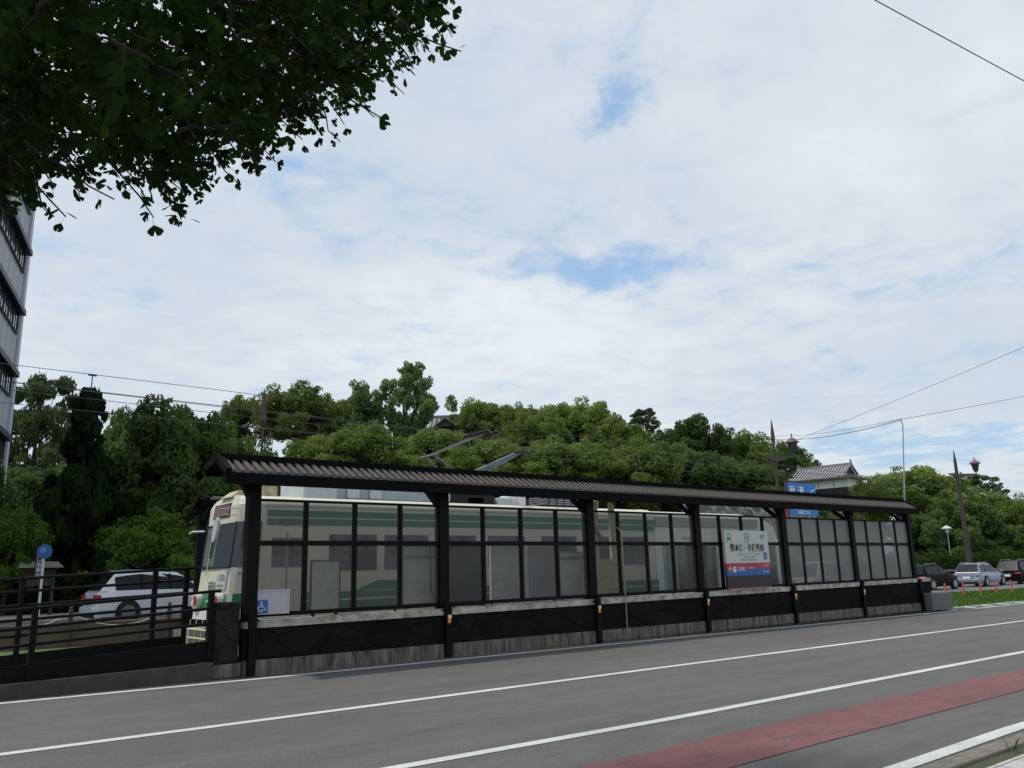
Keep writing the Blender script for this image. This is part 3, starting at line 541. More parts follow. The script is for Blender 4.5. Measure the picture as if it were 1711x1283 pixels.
# ================================================================ CASTLE
b=MB(); pts=[(70,84),(92,83),(110,82.5),(121,78)]
cw=[]
for (x0,y0),(x1,y1) in zip(pts,pts[1:]):
    b.add([(x0,y0,0),(x1,y1,0),(x1,y1+1.4,11.3),(x0,y0+1.4,11.3),(x1,y1+4,11.3),(x0,y0+4,11.3)],[(0,1,2,3),(3,2,4,5)])
b2=MB(); PA=(54.5,46.4); PB=(80.0,49.6)
for i in range(8):
    t0,t1=i/8,(i+1)/8; q=lambda t:(PA[0]+(PB[0]-PA[0])*t,PA[1]+(PB[1]-PA[1])*t)
    (x0,y0),(x1,y1)=q(t0),q(t1); z=7.4
    b2.add([(x0+.8,y0-1,-.5),(x1+.8,y1-1,-.5),(x1,y1,z),(x0,y0,z),(x0-1,y0+2,z),(x1-1,y1+2,z)],[(0,1,2,3),(3,2,5,4)])
tag(b2.build('castle_wall',M['castle']),'pale castle stone wall seen between the shelter roof and the white tram roof','wall')
# turret (yagura)
az=R(31.0); tx,ty=150*math.cos(az),150*math.sin(az)
tr=thing('castle_turret','white-walled castle turret with a grey tiled hip-and-gable roof on dark stone','castle turret',(tx,ty,12.3),R(31-90-24))
Wd,Dp=4.9,3.0
MB().prism([(-Wd,-Dp),(Wd,-Dp),(Wd,Dp),(-Wd,Dp)],2,.0,1.6).build('weatherboard_wall',M['boards'],tr)
MB().prism([(-Wd-.02,-Dp-.02),(Wd+.02,-Dp-.02),(Wd+.02,Dp+.02),(-Wd-.02,Dp+.02)],2,1.6,3.15).build('plaster_wall',M['plaster'],tr)
def curve_roof(hx,hy,zr,ze,gx,rows=9,nx=46):
    b=MB(); g=MB()
    def zf(t): return ze+(zr-ze)*(.35*t+.65*t*t)   # t 0 eave,1 ridge
    for side in (-1,1):
        for i in range(nx):
            xa=-hx+2*hx*i/nx; xb=xa+2*hx/nx; 
            for j in range(rows):
                t0,t1=j/rows,(j+1)/rows; 
                def P(x,t):
                    lim=hx-(hx-gx)*min(1,t/.45); x=max(-lim,min(lim,x)); lift=.45*(abs(x)/hx)**4*(1-t); return (x,side*hy*(1-t),zf(t)+lift)
                q=[P(xa,t0),P(xb,t0),P(xb,t1),P(xa,t1)]
                if abs(q[0][0]-q[1][0])+abs(q[2][0]-q[3][0])<1e-6: continue
                (b if i%2 else g).add([(p[0],p[1],p[2]+(.09 if i%2 else 0)) for p in q],[(0,1,2,3)])
    for side in (-1,1):
        for i in range(20):
            ya=-hy+2*hy*i/20; yb=ya+2*hy/20
            for j in range(5):
                def P(y,t):
                    t=t*.45; lim=hy*(1-t); y=max(-lim,min(lim,y)); lift=.45*(abs(y)/hy)**4*(1-t); return (side*(hx-(hx-gx)*t/.45),y,zf(t)+lift)
                q=[P(ya,j/5),P(yb,j/5),P(yb,(j+1)/5),P(ya,(j+1)/5)]
                (b if i%2 else g).add([(p[0],p[1],p[2]+(.09 if i%2 else 0)) for p in q],[(0,1,2,3)])
    return b,g,zf
b,g,zf=curve_roof(Wd+1.3,Dp+1.3,5.5,3.1,Wd-.4)
ro=b.build('roof',M['kawara'],tr); g.build('roof_grooves',M['kawarad'],ro)
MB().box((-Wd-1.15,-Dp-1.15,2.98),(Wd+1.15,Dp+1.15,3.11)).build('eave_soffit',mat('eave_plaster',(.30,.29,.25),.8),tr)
rb=MB().box((-Wd+.2,-.22,5.4),(Wd-.2,.22,5.75)); 
for s in (-1,1):
    rb.beam((s*(Wd-.35),0,5.7),(s*(Wd-.35),0,6.3),.16,.35)
    rb.tube([(s*(Wd-.4),-.1,5.5),(s*(Wd-.4),-2.4,zf(.45)+.2)],.2,6); rb.tube([(s*(Wd-.4),.1,5.5),(s*(Wd-.4),2.4,zf(.45)+.2)],.2,6)
rb.build('ridge',mat('ridge_tile',(.20,.20,.21),.8,noise_s=3,noise_a=.3),ro)
for s in (-1,1): MB().add([(s*(Wd-.7),-2.5,zf(.45)),(s*(Wd-.7),2.5,zf(.45)),(s*(Wd-.7),0,5.4)],[(0,1,2)]).build('gable',M['boards'],tr)
for yy in (-2.2,0,2.2): MB().box((-Wd-.06,yy-.25,1.8),(-Wd-.03,yy+.25,2.6)).build('window',M['boards'],tr)
for xx in (-2.6,0,2.6): MB().box((xx-.04,-Dp-.06,1.6),(xx+.04,-Dp-.02,3.0)).build('wall_batten',M['boards'],tr)
MB().add([(-Wd-2.2,-Dp-2.2,-12.5),(Wd+2.2,-Dp-2.2,-12.5),(Wd+2.2,Dp+2.2,-12.5),(-Wd-2.2,Dp+2.2,-12.5),(-Wd-.25,-Dp-.25,-.01),(Wd+.25,-Dp-.25,-.01),(Wd+.25,Dp+.25,-.01),(-Wd-.25,Dp+.25,-.01)],[(0,1,5,4),(1,2,6,5),(2,3,7,6),(3,0,4,7),(4,5,6,7)]).build('stone_base',M['castled'],tr)
# castle hall roof on the hill top
az=R(55.0); hl=thing('castle_hall','grey tiled castle hall roof showing between the tallest tree and the central camphors','castle hall',(118*math.cos(az),118*math.sin(az),18.8),R(55-90-6))
MB().box((-5.2,-3,-9),(4.2,3,2.4)).build('plaster_wall',M['plaster'],hl)
b,g,zf2=curve_roof(6.2,4.0,5.0,2.3,4.6,6,40); r_=b.build('roof',M['kawara'],hl); g.build('roof_grooves',M['kawarad'],r_); MB().box((-4.8,-.2,4.9),(4.8,.2,5.25)).build('ridge',M['kawara'],r_)
MB().prism([(-3.2,3.0),(-1.9,4.0),(-.6,3.0)],1,-3.7,-1.2).build('dormer_gable',mat('dark_dormer',(.12,.12,.125),.8),hl)
dm=MB(); dm.beam((-3.5,-3.8,2.95),(-1.9,-3.8,4.15),1.0,.16,(0,0,1)); dm.beam((-.3,-3.8,2.95),(-1.9,-3.8,4.15),1.0,.16,(0,0,1)); dm.build('dormer_roof',M['kawara'],hl)

# ================================================================ OFFICE BLOCK (left edge)
ob=thing('office_building','tall pale grey office block with dark window ledges at the left edge','building',(5.93,49.64,0),math.atan2(.959,.284))
# local +x runs along the facade away from the camera to the corner at x=0; the facade faces local -y
MB().box((-16,.0,-.1),(-.02,14,31)).build('wall',M['bldg'],ob)
MB().box((-.02,-.12,-.1),(.55,14,31.1)).build('corner_pillar',M['bldgl'],ob)
sb=MB()
for i in range(12): sb.box((-.02-1.35*i-.02,-.006,0),(-.02-1.35*i+.02,.003,31))
sb.build('panel_joints',M['seam'],ob)
for k in range(8):
    zt=19.15-3.38*k+6.76
    if zt<2.2: break
    wf=MB().box((-15.2,-.05,zt-1.16),(-.55,-.012,zt-.14)).build('window',M['skyglass'],ob)
    mu=MB()
    for i in range(12): mu.box((-.6-1.3*i-.09,-.10,zt-1.16),(-.6-1.3*i,-.052,zt-.14)); 
    for i in range(12): mu.box((-.6-1.3*i-.70,-.08,zt-1.16),(-.6-1.3*i-.67,-.052,zt-.14))
    mu.box((-15.0,-.10,zt-.20),(-.6,-.052,zt-.14)); mu.build('mullions',M['sill'],wf)
    MB().box((-15.4,-.38,zt-.138),(-.42,-.002,zt+.14)).build('window_ledge',M['sill'],ob)
    MB().box((-15.4,-.13,zt-1.20),(-.50,-.002,zt-1.163)).build('window_sill',M['seam'],ob)

# ================================================================ TRAM SHELTERS
def roofpart(sh,X0,X1,ye,yr,yb,ze,zr,zb):
    t=MB();g=MB(); n=int((X1-X0)/.165)
    for i in range(n):
        a=X0+i*.165
        for (y0,z0,y1,z1) in ((ye,ze,yr,zr),(yb,zb,yr,zr)):
            t.add([(a,y0,z0),(a+.09,y0,z0),(a+.09,y1,z1),(a,y1,z1),(a,y0,z0+.045),(a+.09,y0,z0+.045),(a+.09,y1,z1+.045),(a,y1,z1+.045)],[(4,5,6,7),(0,4,7,3),(1,2,6,5),(0,1,5,4)])
    g.add([(X0,ye,ze),(X1,ye,ze),(X1,yr,zr),(X0,yr,zr),(X1,yb,zb),(X0,yb,zb)],[(0,1,2,3),(3,2,4,5)])
    ro=t.build('roof',M['tile'],sh); g.build('roof_valleys',M['tiled'],ro)
    MB().add([(X0-.02,ye+.05,ze-.05),(X1+.02,ye+.05,ze-.05),(X1+.02,yr,zr-.05),(X0-.02,yr,zr-.05),(X1+.02,yb-.05,zb-.05),(X0-.02,yb-.05,zb-.05)],[(3,2,1,0),(5,4,2,3)]).build('roof_soffit',M['blackw'],ro)
    rc=MB().beam((X0-.06,yr,zr+.045),(X1+.06,yr,zr+.045),.22,.09)
    for i in range(n): rc.box((X0+i*.165+.095,yr-.15,zr-.015),(X0+i*.165+.16,yr-.09,zr+.03))  # black blocks stand in for the shade in the holes under the cap
    rc.build('ridge_cap',M['blackw'],ro)
    for x in (X0-.05,X1+.05):
        vb=MB(); vb.beam((x,ye-.02,ze),(x,yr,zr+.03),.10,.13); vb.beam((x,yb+.02,zb),(x,yr,zr+.03),.10,.13); vb.build('barge_board',M['blackw'],ro)
    MB().box((X0-.1,ye+.01,ze-.19),(X1+.1,ye+.09,ze-.004)).build('front_fascia',M['blackw'],sh)
    MB().box((X0-.1,yb-.09,zb-.13),(X1+.1,yb-.01,zb-.004)).build('back_fascia',M['blackw'],sh)
def shelter(label,loc,rz,nb,far=False):
    sh=thing('tram_stop_shelter',label,'shelter',loc,rz,'shelters of the tram stop')
    Xe=4*nb; roofpart(sh,-.58,Xe+.06,-.30,.22,.86,3.45,3.74,3.62)
    MB().box((-.35,.05,3.30),(Xe+.2,.2,3.42)).build('top_plate',M['blackw'],sh)
    for k in range(nb+1):
        x=4.0*k; p=MB().box((x-.11,.02,.93),(x+.11,.22,3.42))
        po=p.build('post',M['black'],sh)
        MB().box((x-.065,-.13,-.02),(x+.065,-.01,1.06)).build('lower_post',M['black'],po)
        br=MB().box((x-.13,-.06,.90),(x+.13,.24,.93)); br.build('foot_bracket',M['black'],po)
        kb=MB()
        for s in (-1,1):
            if s>0: continue
            kb.add([(x+s*.11,.06,3.08),(x+s*.26,.06,3.30),(x+s*.11,.06,3.30),(x+s*.11,.18,3.08),(x+s*.26,.18,3.30),(x+s*.11,.18,3.30)],[(0,1,2),(5,4,3),(0,3,4,1),(2,1,4,5)])
        kb.beam((x,.22,3.0),(x,.8,3.48),.09,.10)
        kb.build('knee_brace',M['black'],po)
        MB().box((x-.08,.2,3.47),(x+.08,.98,3.57)).build('cross_beam',M['blackw'],sh)
        if 0<k<nb and not far:
            rf=MB().box((x-.035,-.142,.66),(x+.035,-.132,.82)).build('reflector',M['orange'],po); MB().box((x-.02,-.146,.75),(x+.045,-.143,.815)).build('reflector_cap',M['lamp'],rf)
    for k in range(nb):
        x0=4.0*k+.11; x1=4.0*(k+1)-.11; f=MB(); z0=lambda x:1.0+.0042*x
        f.box((x0,.08,3.00),(x1,.14,3.045)); f.box((x0,.07,2.205),(x1,.15,2.295)); f.beam((x0,.11,z0(x0)),(x1,.11,z0(x1)),.08,.075)
        for j in (1,2,3): X=4.0*k+j; f.box((X-.04,.075,z0(X)),(X+.04,.145,2.205)); f.box((X-.04,.075,2.295),(X+.04,.145,3.0))
        fo=f.build('glazing_frame',M['black'],sh)
        MB().add([(x0,.11,z0(x0)+.03),(x1,.11,z0(x1)+.03),(x1,.11,3.0),(x0,.11,3.0)],[(0,1,2,3)]).build('glass_pane',M['panef'] if (k>=nb-2 and not far) else M['pane'],fo)
        for X in (4.0*k+1.2,4.0*k+2.9): MB().beam((X,.11,z0(X)-.035),(X,.11,.90),.03,.03,(0,1,0)).build('foot',M['black'],fo)
    return sh
PX=[0,4.07,8.28,12.23,16.2,19.98,23.76]
def warp(root):
    for o in root.children_recursive:
        if o.type=='MESH' and not o.get('_w'):
            o['_w']=1
            for v in o.data.vertices:
                x=v.co.x; v.co.x=x if x<0 else (x-24+PX[6] if x>24 else float(np.interp(x,[0,4,8,12,16,20,24],PX)))
    for o in root.children_recursive:
        if o.get('_w'): del o['_w']
sh=shelter('long black tram shelter with brown ribbed roof and dusty glass, nearest the road',(5.72,14.65,0),0,6)
# walls carrying the near shelter
wl=thing('platform_wall','dark stone wall with pale coping and streaked concrete foot under the near shelter','wall',(5.72,14.65,0))
X0,X1=-.1,24.9
MB().add([(X0,.0,.255),(X1,.0,.255),(X1,.0,.955),(X0,.0,.785),(X0,.26,.785),(X1,.26,.955),(X0,.26,.255),(X1,.26,.255)],[(0,1,2,3),(3,2,5,4),(0,3,4,6),(1,7,5,2),(6,4,5,7)]).build('stone_course',M['stone'],wl)
b=MB(); 
for k in range(6):
    a=4*k+.0 if k else X0; c=4*(k+1)-.012 if k<5 else X1; za=.785+.0068*(a-X0); zc=.785+.0068*(c-X0)
    b.add([(a,-.035,za),(c,-.035,zc),(c,-.035,zc+.125),(a,-.035,za+.125),(a,.30,za),(c,.30,zc),(c,.30,zc+.125),(a,.30,za+.125)],[(0,1,2,3),(3,2,6,7),(0,3,7,4),(1,5,6,2),(0,4,5,1),(4,7,6,5)])
b.build('coping',mat('pale_streaked_coping',(.38,.36,.31),.9,noise_s=5,noise_a=.45,contrast=1.5),wl)
MB().box((X0,-.045,-.05),(X1,.30,.252)).build('concrete_foot',M['streak'],wl)
pr=thing('stone_pier','square dark stone pier on a concrete foot at the left end of the platform wall','pier',(5.13,14.72,0))
MB().box((0,0,.22),(.42,.5,1.24)).build('stone_course',stonework('pier_stone',(.022,.024,.022),(.032,.032,.029),(2.2,1,3.3),mort=(.014,.015,.014)),pr,bevel=.015)
MB().box((-.03,-.04,-.05),(.46,.55,.219)).build('concrete_foot',M['streak'],pr)
bl=MB().prism([(29.62,14.30),(30.80,14.14),(30.9,16.9),(29.62,16.9)],2,-.05,.56).build('end_block',mat('plain_grey_concrete',(.15,.15,.155),.9,noise_s=3,noise_a=.12),bevel=.02); tag(bl,'plain grey concrete block closing the right end of the platform','concrete block')
# platform slab and bases
struct(MB().box((5.6,14.92,-.05),(29.7,17.22,.30)).build('platform',M['concrete']))
struct(MB().box((7.3,22.95,-.05),(24.0,24.3,.40)).build('platform',M['concrete']))
sh2=shelter('far black tram shelter across the tracks, mostly hidden behind the tram nose',(23.8,24.0,.18),PI,4,True)
w2=thing('platform_wall','low wall under the far shelter behind the tram','wall',(7.6,24.0,.05)); MB().box((-.1,.0,0),(16.3,.3,.9)).build('stone_course',M['stone'],w2)

warp(sh); warp(wl)
# end pole, conduit
tag(MB().tube([(29.46,14.80,2.6),(29.50,14.78,3.5),(29.80,14.62,6.3),(29.80,14.6,6.55),(29.72,14.62,6.72)],[.026,.026,.020,.018,.018],8).build('span_wire_pole',M['mgray']),'thin grey pole with a bent tip rising from the right end of the shelter roof','pole')
tag(MB().tube([(14.80,14.60,2.64),(14.88,14.585,2.58),(14.92,14.575,2.42),(14.93,14.565,1.2),(14.93,14.56,.24)],.016,8).build('conduit_pipe',mat('pale_conduit',(.26,.24,.15),.7)),'pale thin pipe running down the wall right of the third shelter post','pipe')

# boards on the platform
def board(name,label,x0,x1,z0,z1,m,y=15.12,frame=None,extra=None,group='backs of boards on the near platform'):
    t=thing(name,label,'notice board',((x0+x1)/2,y,.30),0,group); w=(x1-x0)/2
    p=MB().box((-w,-.02,z0-.3),(w,.02,z1-.3)).build('panel',m,t)
    fr=MB(); F=frame or M['mgray']
    fr.box((-w-.025,-.03,z0-.33),(-w,.03,z1-.27)); fr.box((w,-.03,z0-.33),(w+.025,.03,z1-.27)); fr.box((-w,-.03,z1-.3),(w,.03,z1-.27)); fr.box((-w,-.03,z0-.33),(w,.03,z0-.3)); fr.build('frame',F,t)
    for s in (-1,1): MB().box((s*w*.85-.025,-.015,0),(s*w*.85+.025,.025,z0-.33)).build('leg',F,t)
    return t
board('notice_board','small lilac-white board behind the wheelchair sign',5.85,6.42,1.035,1.40,M['lilac'],y=14.735,frame=M['lilac'])
t=board('notice_board','pale board with a dark frame behind the second glass bay',7.05,7.62,1.0,1.92,M['board'],frame=M['boardd'])
t=board('notice_board','pale board with a bar across its head and a cable hanging in front',9.07,9.95,1.06,2.2,M['board']); MB().box((-.5,-.06,1.66),(.5,-.03,1.72)).build('bar',M['mgray'],t)
MB().tube([(.15,-.08,1.9),(.17,-.09,1.4),(.18,-.09,1.0),(.25,-.08,.85),(.5,-.07,.82)],.012,6).build('cable',M['ink'],t)
t=board('notice_board','tall nearly black board right of the second post',10.25,11.14,.98,2.2,M['boardd'],frame=M['boardd'])
t=board('notice_board','grey-white board, left one of the pair with crumpled film at the foot',11.32,12.28,1.04,2.18,M['board'],frame=M['board'])
t=board('notice_board','grey-white board, right one of the pair with crumpled film at the foot',12.36,13.24,1.04,2.18,M['lilac'],frame=M['board'])
t=board('notice_board','pale board with a rail across its head just left of the third post',13.34,14.14,1.08,2.04,M['board']); MB().box((-.42,-.06,1.58),(.42,-.03,1.66)).build('bar',M['mgray'],t)
t=board('cabinet','cream cabinet with two cream uprights rising to the roof',14.40,15.36,1.04,1.86,M['boardc'],frame=M['boardc'])
for x in (-.33,.27): MB().box((x,.05,1.2),(x+.17,.12,3.0)).build('upright',M['boardc'],t)
MB().beam((-.45,.0,2.5),(-.1,.0,2.05),.05,.08).build('bracket',mat('brown_bracket',(.08,.045,.035),.8),t)
b=MB()
for i in range(8): b.cbox((random.uniform(-.4,.4),-.024,random.choice([.85,1.15,1.45])),(.014,.004,.014))
b.build('bolt',M['boardd'],t)
t=board('notice_board','dark board left of the station name sign',17.95,18.72,.98,2.2,mat('dark_violet_board',(.035,.033,.045),.6),frame=M['boardd'])
# wheelchair sign
t=thing('wheelchair_sign','small blue wheelchair sign low on the first glass panel','sign',(5.93,14.703,1.03)); MB().box((-.095,-.012,0),(.105,.0,.225)).build('plate',M['blue'],t)
g=MB(); g.tube([(-.02,-.018,.17),(-.018,-.018,.11),(.03,-.018,.105),(.05,-.018,.055),(.075,-.018,.06)],.007,6); g.tube([(-.018,-.018,.145),(.025,-.018,.14)],.006,6)
g.tube([(-.03+.045*math.cos(a),-.018,.075+.045*math.sin(a)) for a in np.linspace(R(80),R(350),12)],.007,6); g.cyl((-.02,-.024,.19),(-.02,-.014,.19),.014,10); g.build('wheelchair_symbol',M['wht'],t)
# station name sign (in front of the glazing)
sg=thing('station_name_sign','white, red and blue station name sign numbered 10 hung on the shelter','sign',(19.82,14.55,0))
MB().box((-.99,-.03,1.72),(.99,.03,2.60)).build('white_panel',M['signwhite'],sg)
MB().box((-.99,-.03,1.555),(.99,.03,1.72)).build('red_band',M['red2'],sg); MB().box((-.99,-.03,1.38),(.99,.03,1.555)).build('blue_band',M['blue'],sg); MB().box((-.99,-.03,1.06),(.99,.03,1.38)).build('dark_panel',mat('sign_dark_panel',(.018,.014,.014),.5),sg)
MB().box((-.99,-.03,1.035),(.99,.03,1.06)).build('red_foot_strip',mat('red_orange_strip',(.40,.05,.025),.5),sg)
def tx(name,s,size,x,z,m,sx=1,al='CENTER',bold=.0): text(name,s,size,m,sg,(x,-.034,z),'-y',al,sx,bold)
tx('station_name','熊本城・市役所前',.225,0,2.12,M['ink'],.86,bold=.005)
tx('reading','くまもとじょう・しやくしょまえ',.072,.05,1.955,M['ink'],.9); tx('english_name','Kumamoto Castle / City Hall',.052,.05,1.88,M['ink'],.8); tx('other_languages','熊本城・市政府  쿠마모토성・시청앞',.05,.05,1.80,M['ink'],.9)
tx('stop_number','10',.17,-.0,2.405,M['ink'],.8); tx('operator_logo','KCT',.10,.72,2.45,M['navy'],1.1,bold=.003); tx('operator_name','熊本市交通局',.03,.72,2.375,M['navy'])
f=MB(); rr=[(x,z) for x,z in ((-.10,2.31),(-.075,2.285),(.075,2.285),(.10,2.31),(.10,2.50),(.075,2.525),(-.075,2.525),(-.10,2.50),(-.10,2.31))]; f.tube([(x,-.034,z) for x,z in rr],.006,4); f.build('number_frame',M['ink'],sg)
f=MB(); f.tube([(-.87,-.034,2.52),(-.72,-.034,2.52)],.006,4); f.tube([(-.86,-.034,2.50),(-.73,-.034,2.50),(-.72,-.034,2.42)],.006,4); f.tube([(-.86,-.034,2.50),(-.87,-.034,2.42)],.006,4); f.box((-.875,-.036,2.34),(-.715,-.032,2.42)); f.tube([(-.85,-.034,2.33),(-.89,-.034,2.26)],.007,4); f.tube([(-.74,-.034,2.33),(-.70,-.034,2.26)],.007,4); f.build('tram_symbol',M['signgreen'],sg)
f=MB(); f.tube([(-.74,-.036,1.55),(-.90,-.036,1.55)],.018,4); f.tube([(-.82,-.036,1.63),(-.91,-.036,1.55),(-.82,-.036,1.47)],.018,4); f.build('arrow',M['yellow'],sg)
MB().box((-.70,-.035,1.48),(-.58,-.031,1.62)).build('next_stop_number_plate',M['wht'],sg); text('next_stop_number','9',.12,M['navy'],sg,(-.64,-.039,1.55)); tx('next_stop_name','花畑町',.12,-.33,1.55,M['wht'],.95); tx('next_stop_english','Hanabata-cho',.055,.10,1.585,M['wht'],.8)
tx('line_mark','A',.10,.68,1.64,M['wht']); tx('line_name','健軍町',.05,.84,1.64,M['wht']); tx('line_mark','B',.10,.68,1.47,M['wht']); tx('line_name','上熊本',.05,.84,1.47,M['wht'])
MB().box((.72,-.036,1.81),(.88,-.031,2.0)).build('wheelchair_plate',M['blue'],sg); f=MB(); f.tube([(.80+.035*math.cos(a),-.04,1.87+.035*math.sin(a)) for a in np.linspace(R(80),R(350),10)],.006,4); f.tube([(.795,-.04,1.97),(.80,-.04,1.90),(.84,-.04,1.89),(.855,-.04,1.84)],.006,4); f.build('wheelchair_symbol',M['wht'],sg)
for x in (-.7,.7): MB().box((x-.02,.03,1.2),(x+.02,.17,1.24)).build('bracket',M['black'],sg)

# ================================================================ RAMP RAILINGS
def railing(label,y,xa,xb,za,zb,posts,levels,plate,xend=-9):
    t=thing('ramp_railing',label,'railing',(xb,y,0),0,'black railings of the ramp'); sl=(zb-za)/(xb-xa)
    z=lambda x,l:l+sl*(x-xb)
    for l,(e0,e1) in levels: MB().tube([(xend-xb,0,z(xend,l)),(e1-xb,0,z(e1,l))],.026,8).build('rail',M['black'],t)
    for x in posts: MB().box((x-xb-.04,-.05,0),(x-xb+.04,.05,z(x,levels[0][0])+.02)).build('post',M['black'],t)
    a,c=plate; MB().add([(xend-xb,-.012,z(xend,c)),(0,-.012,z(xb,c)),(0,-.012,z(xb,a)),(xend-xb,-.012,z(xend,a)),(xend-xb,.012,z(xend,c)),(0,.012,z(xb,c)),(0,.012,z(xb,a)),(xend-xb,.012,z(xend,a))],[(0,1,2,3),(5,4,7,6),(3,2,6,7),(0,4,5,1)]).build('kick_plate',M['black'],t)
    return t
railing('black ramp railing nearest the road, ending beside the stone pier',14.78,2,5.06,1.25,1.43,(5.06,2.40,-.3,-3,-5.7),[(1.43,(0,5.22)),(1.15,(0,5.06)),(.90,(0,5.06))],(.62,.28))
railing('black ramp railing on the track side, behind the nearer one',16.95,2.2,5.3,1.50,1.64,(5.3,4.72,2.52,-.2,-3,-5.7),[(1.86,(0,5.55)),(1.64,(0,5.45)),(1.40,(0,5.3)),(1.16,(0,5.3)),(.90,(0,5.3))],(.60,.30))
b=MB().add([(-10,14.62,-.05),(5.1,14.62,-.05),(5.1,14.62,.27),(-10,14.62,-.04),(-10,14.92,-.04),(5.1,14.92,.27)],[(0,1,2,3),(3,2,5,4)]); struct(b.build('ramp_kerb',mat('ramp_kerb_concrete',(.055,.052,.047),.9,noise_s=4,noise_a=.35)))
struct(MB().add([(-10,14.92,-.04),(5.6,14.92,.28),(5.6,17.2,.28),(-10,17.2,-.04),(-10,17.2,-.3),(5.6,17.2,-.3)],[(0,1,2,3),(3,2,5,4)]).build('ramp',M['concrete']))
# rope fence on the far side of the tracks
rf=thing('rope_fence','low fence of brown posts joined by a pale sagging rope before the white car','fence',(4.7,24.0,.1))
px_=[-7.4,-4.9,-2.45,.0,2.4]
for i,x in enumerate(px_): MB().lathe([(.06,0),(.06,.85),(.045,.9),(.05,.95),(.02,1.0)],(x,0,0),10).build('post',mat('brown_post%d'%i if 0 else 'brown_post',(.06,.035,.03),.7),rf)
for i in range(4):
    a,c=px_[i],px_[i+1]; MB().tube([(a+(c-a)*t,0,.82-.36*4*t*(1-t)) for t in np.linspace(0,1,12)],.014,6).build('rope',M['chain'],rf)
# lifeguard fence bit and round sign etc.
bs=thing('round_sign','round blue pedestrian-path sign on a thin white pole','sign',(5.72,34.6,.45))
MB().tube([(0,0,-.1),(0,0,2.2)],.045,8).build('pole',mat('white_pole',(.55,.62,.60),.5),bs); MB().cyl((0,-.07,2.36),(0,-.04,2.36),.25,24).build('disc',M['blue'],bs)
text('walker_symbol','歩',.24,mat('faded_symbol',(.25,.38,.62),.6),bs,(-.05,-.075,2.38)); 
ib=thing('notice_kiosk','small roofed notice kiosk with a vertical black name board','kiosk',(5.74,35.5,.4),.06)
MB().box((-.55,-.1,-.1),(-.45,0,1.75)).build('leg',M['boardd'],ib); MB().box((.45,-.1,-.1),(.55,0,1.75)).build('leg',M['boardd'],ib)
MB().add([(-.75,-.45,1.85),(.75,-.45,1.85),(.62,0,2.08),(-.62,0,2.08),(.75,.35,1.85),(-.75,.35,1.85)],[(0,1,2,3),(3,2,4,5)]).build('roof',mat('pale_kiosk_roof',(.16,.15,.14),.8),ib)
MB().box((-.55,-.05,1.2),(.55,0,1.8)).build('panel',mat('brown_kiosk_panel',(.06,.03,.028),.7),ib); nb_=MB().box((-.27,-.62,1.45),(-.03,-.58,2.38)).build('name_board',M['ink'],ib); text('lettering','入\n口\n南\n案\n内',.19,M['wht'],nb_,(-.15,-.625,1.95)).data
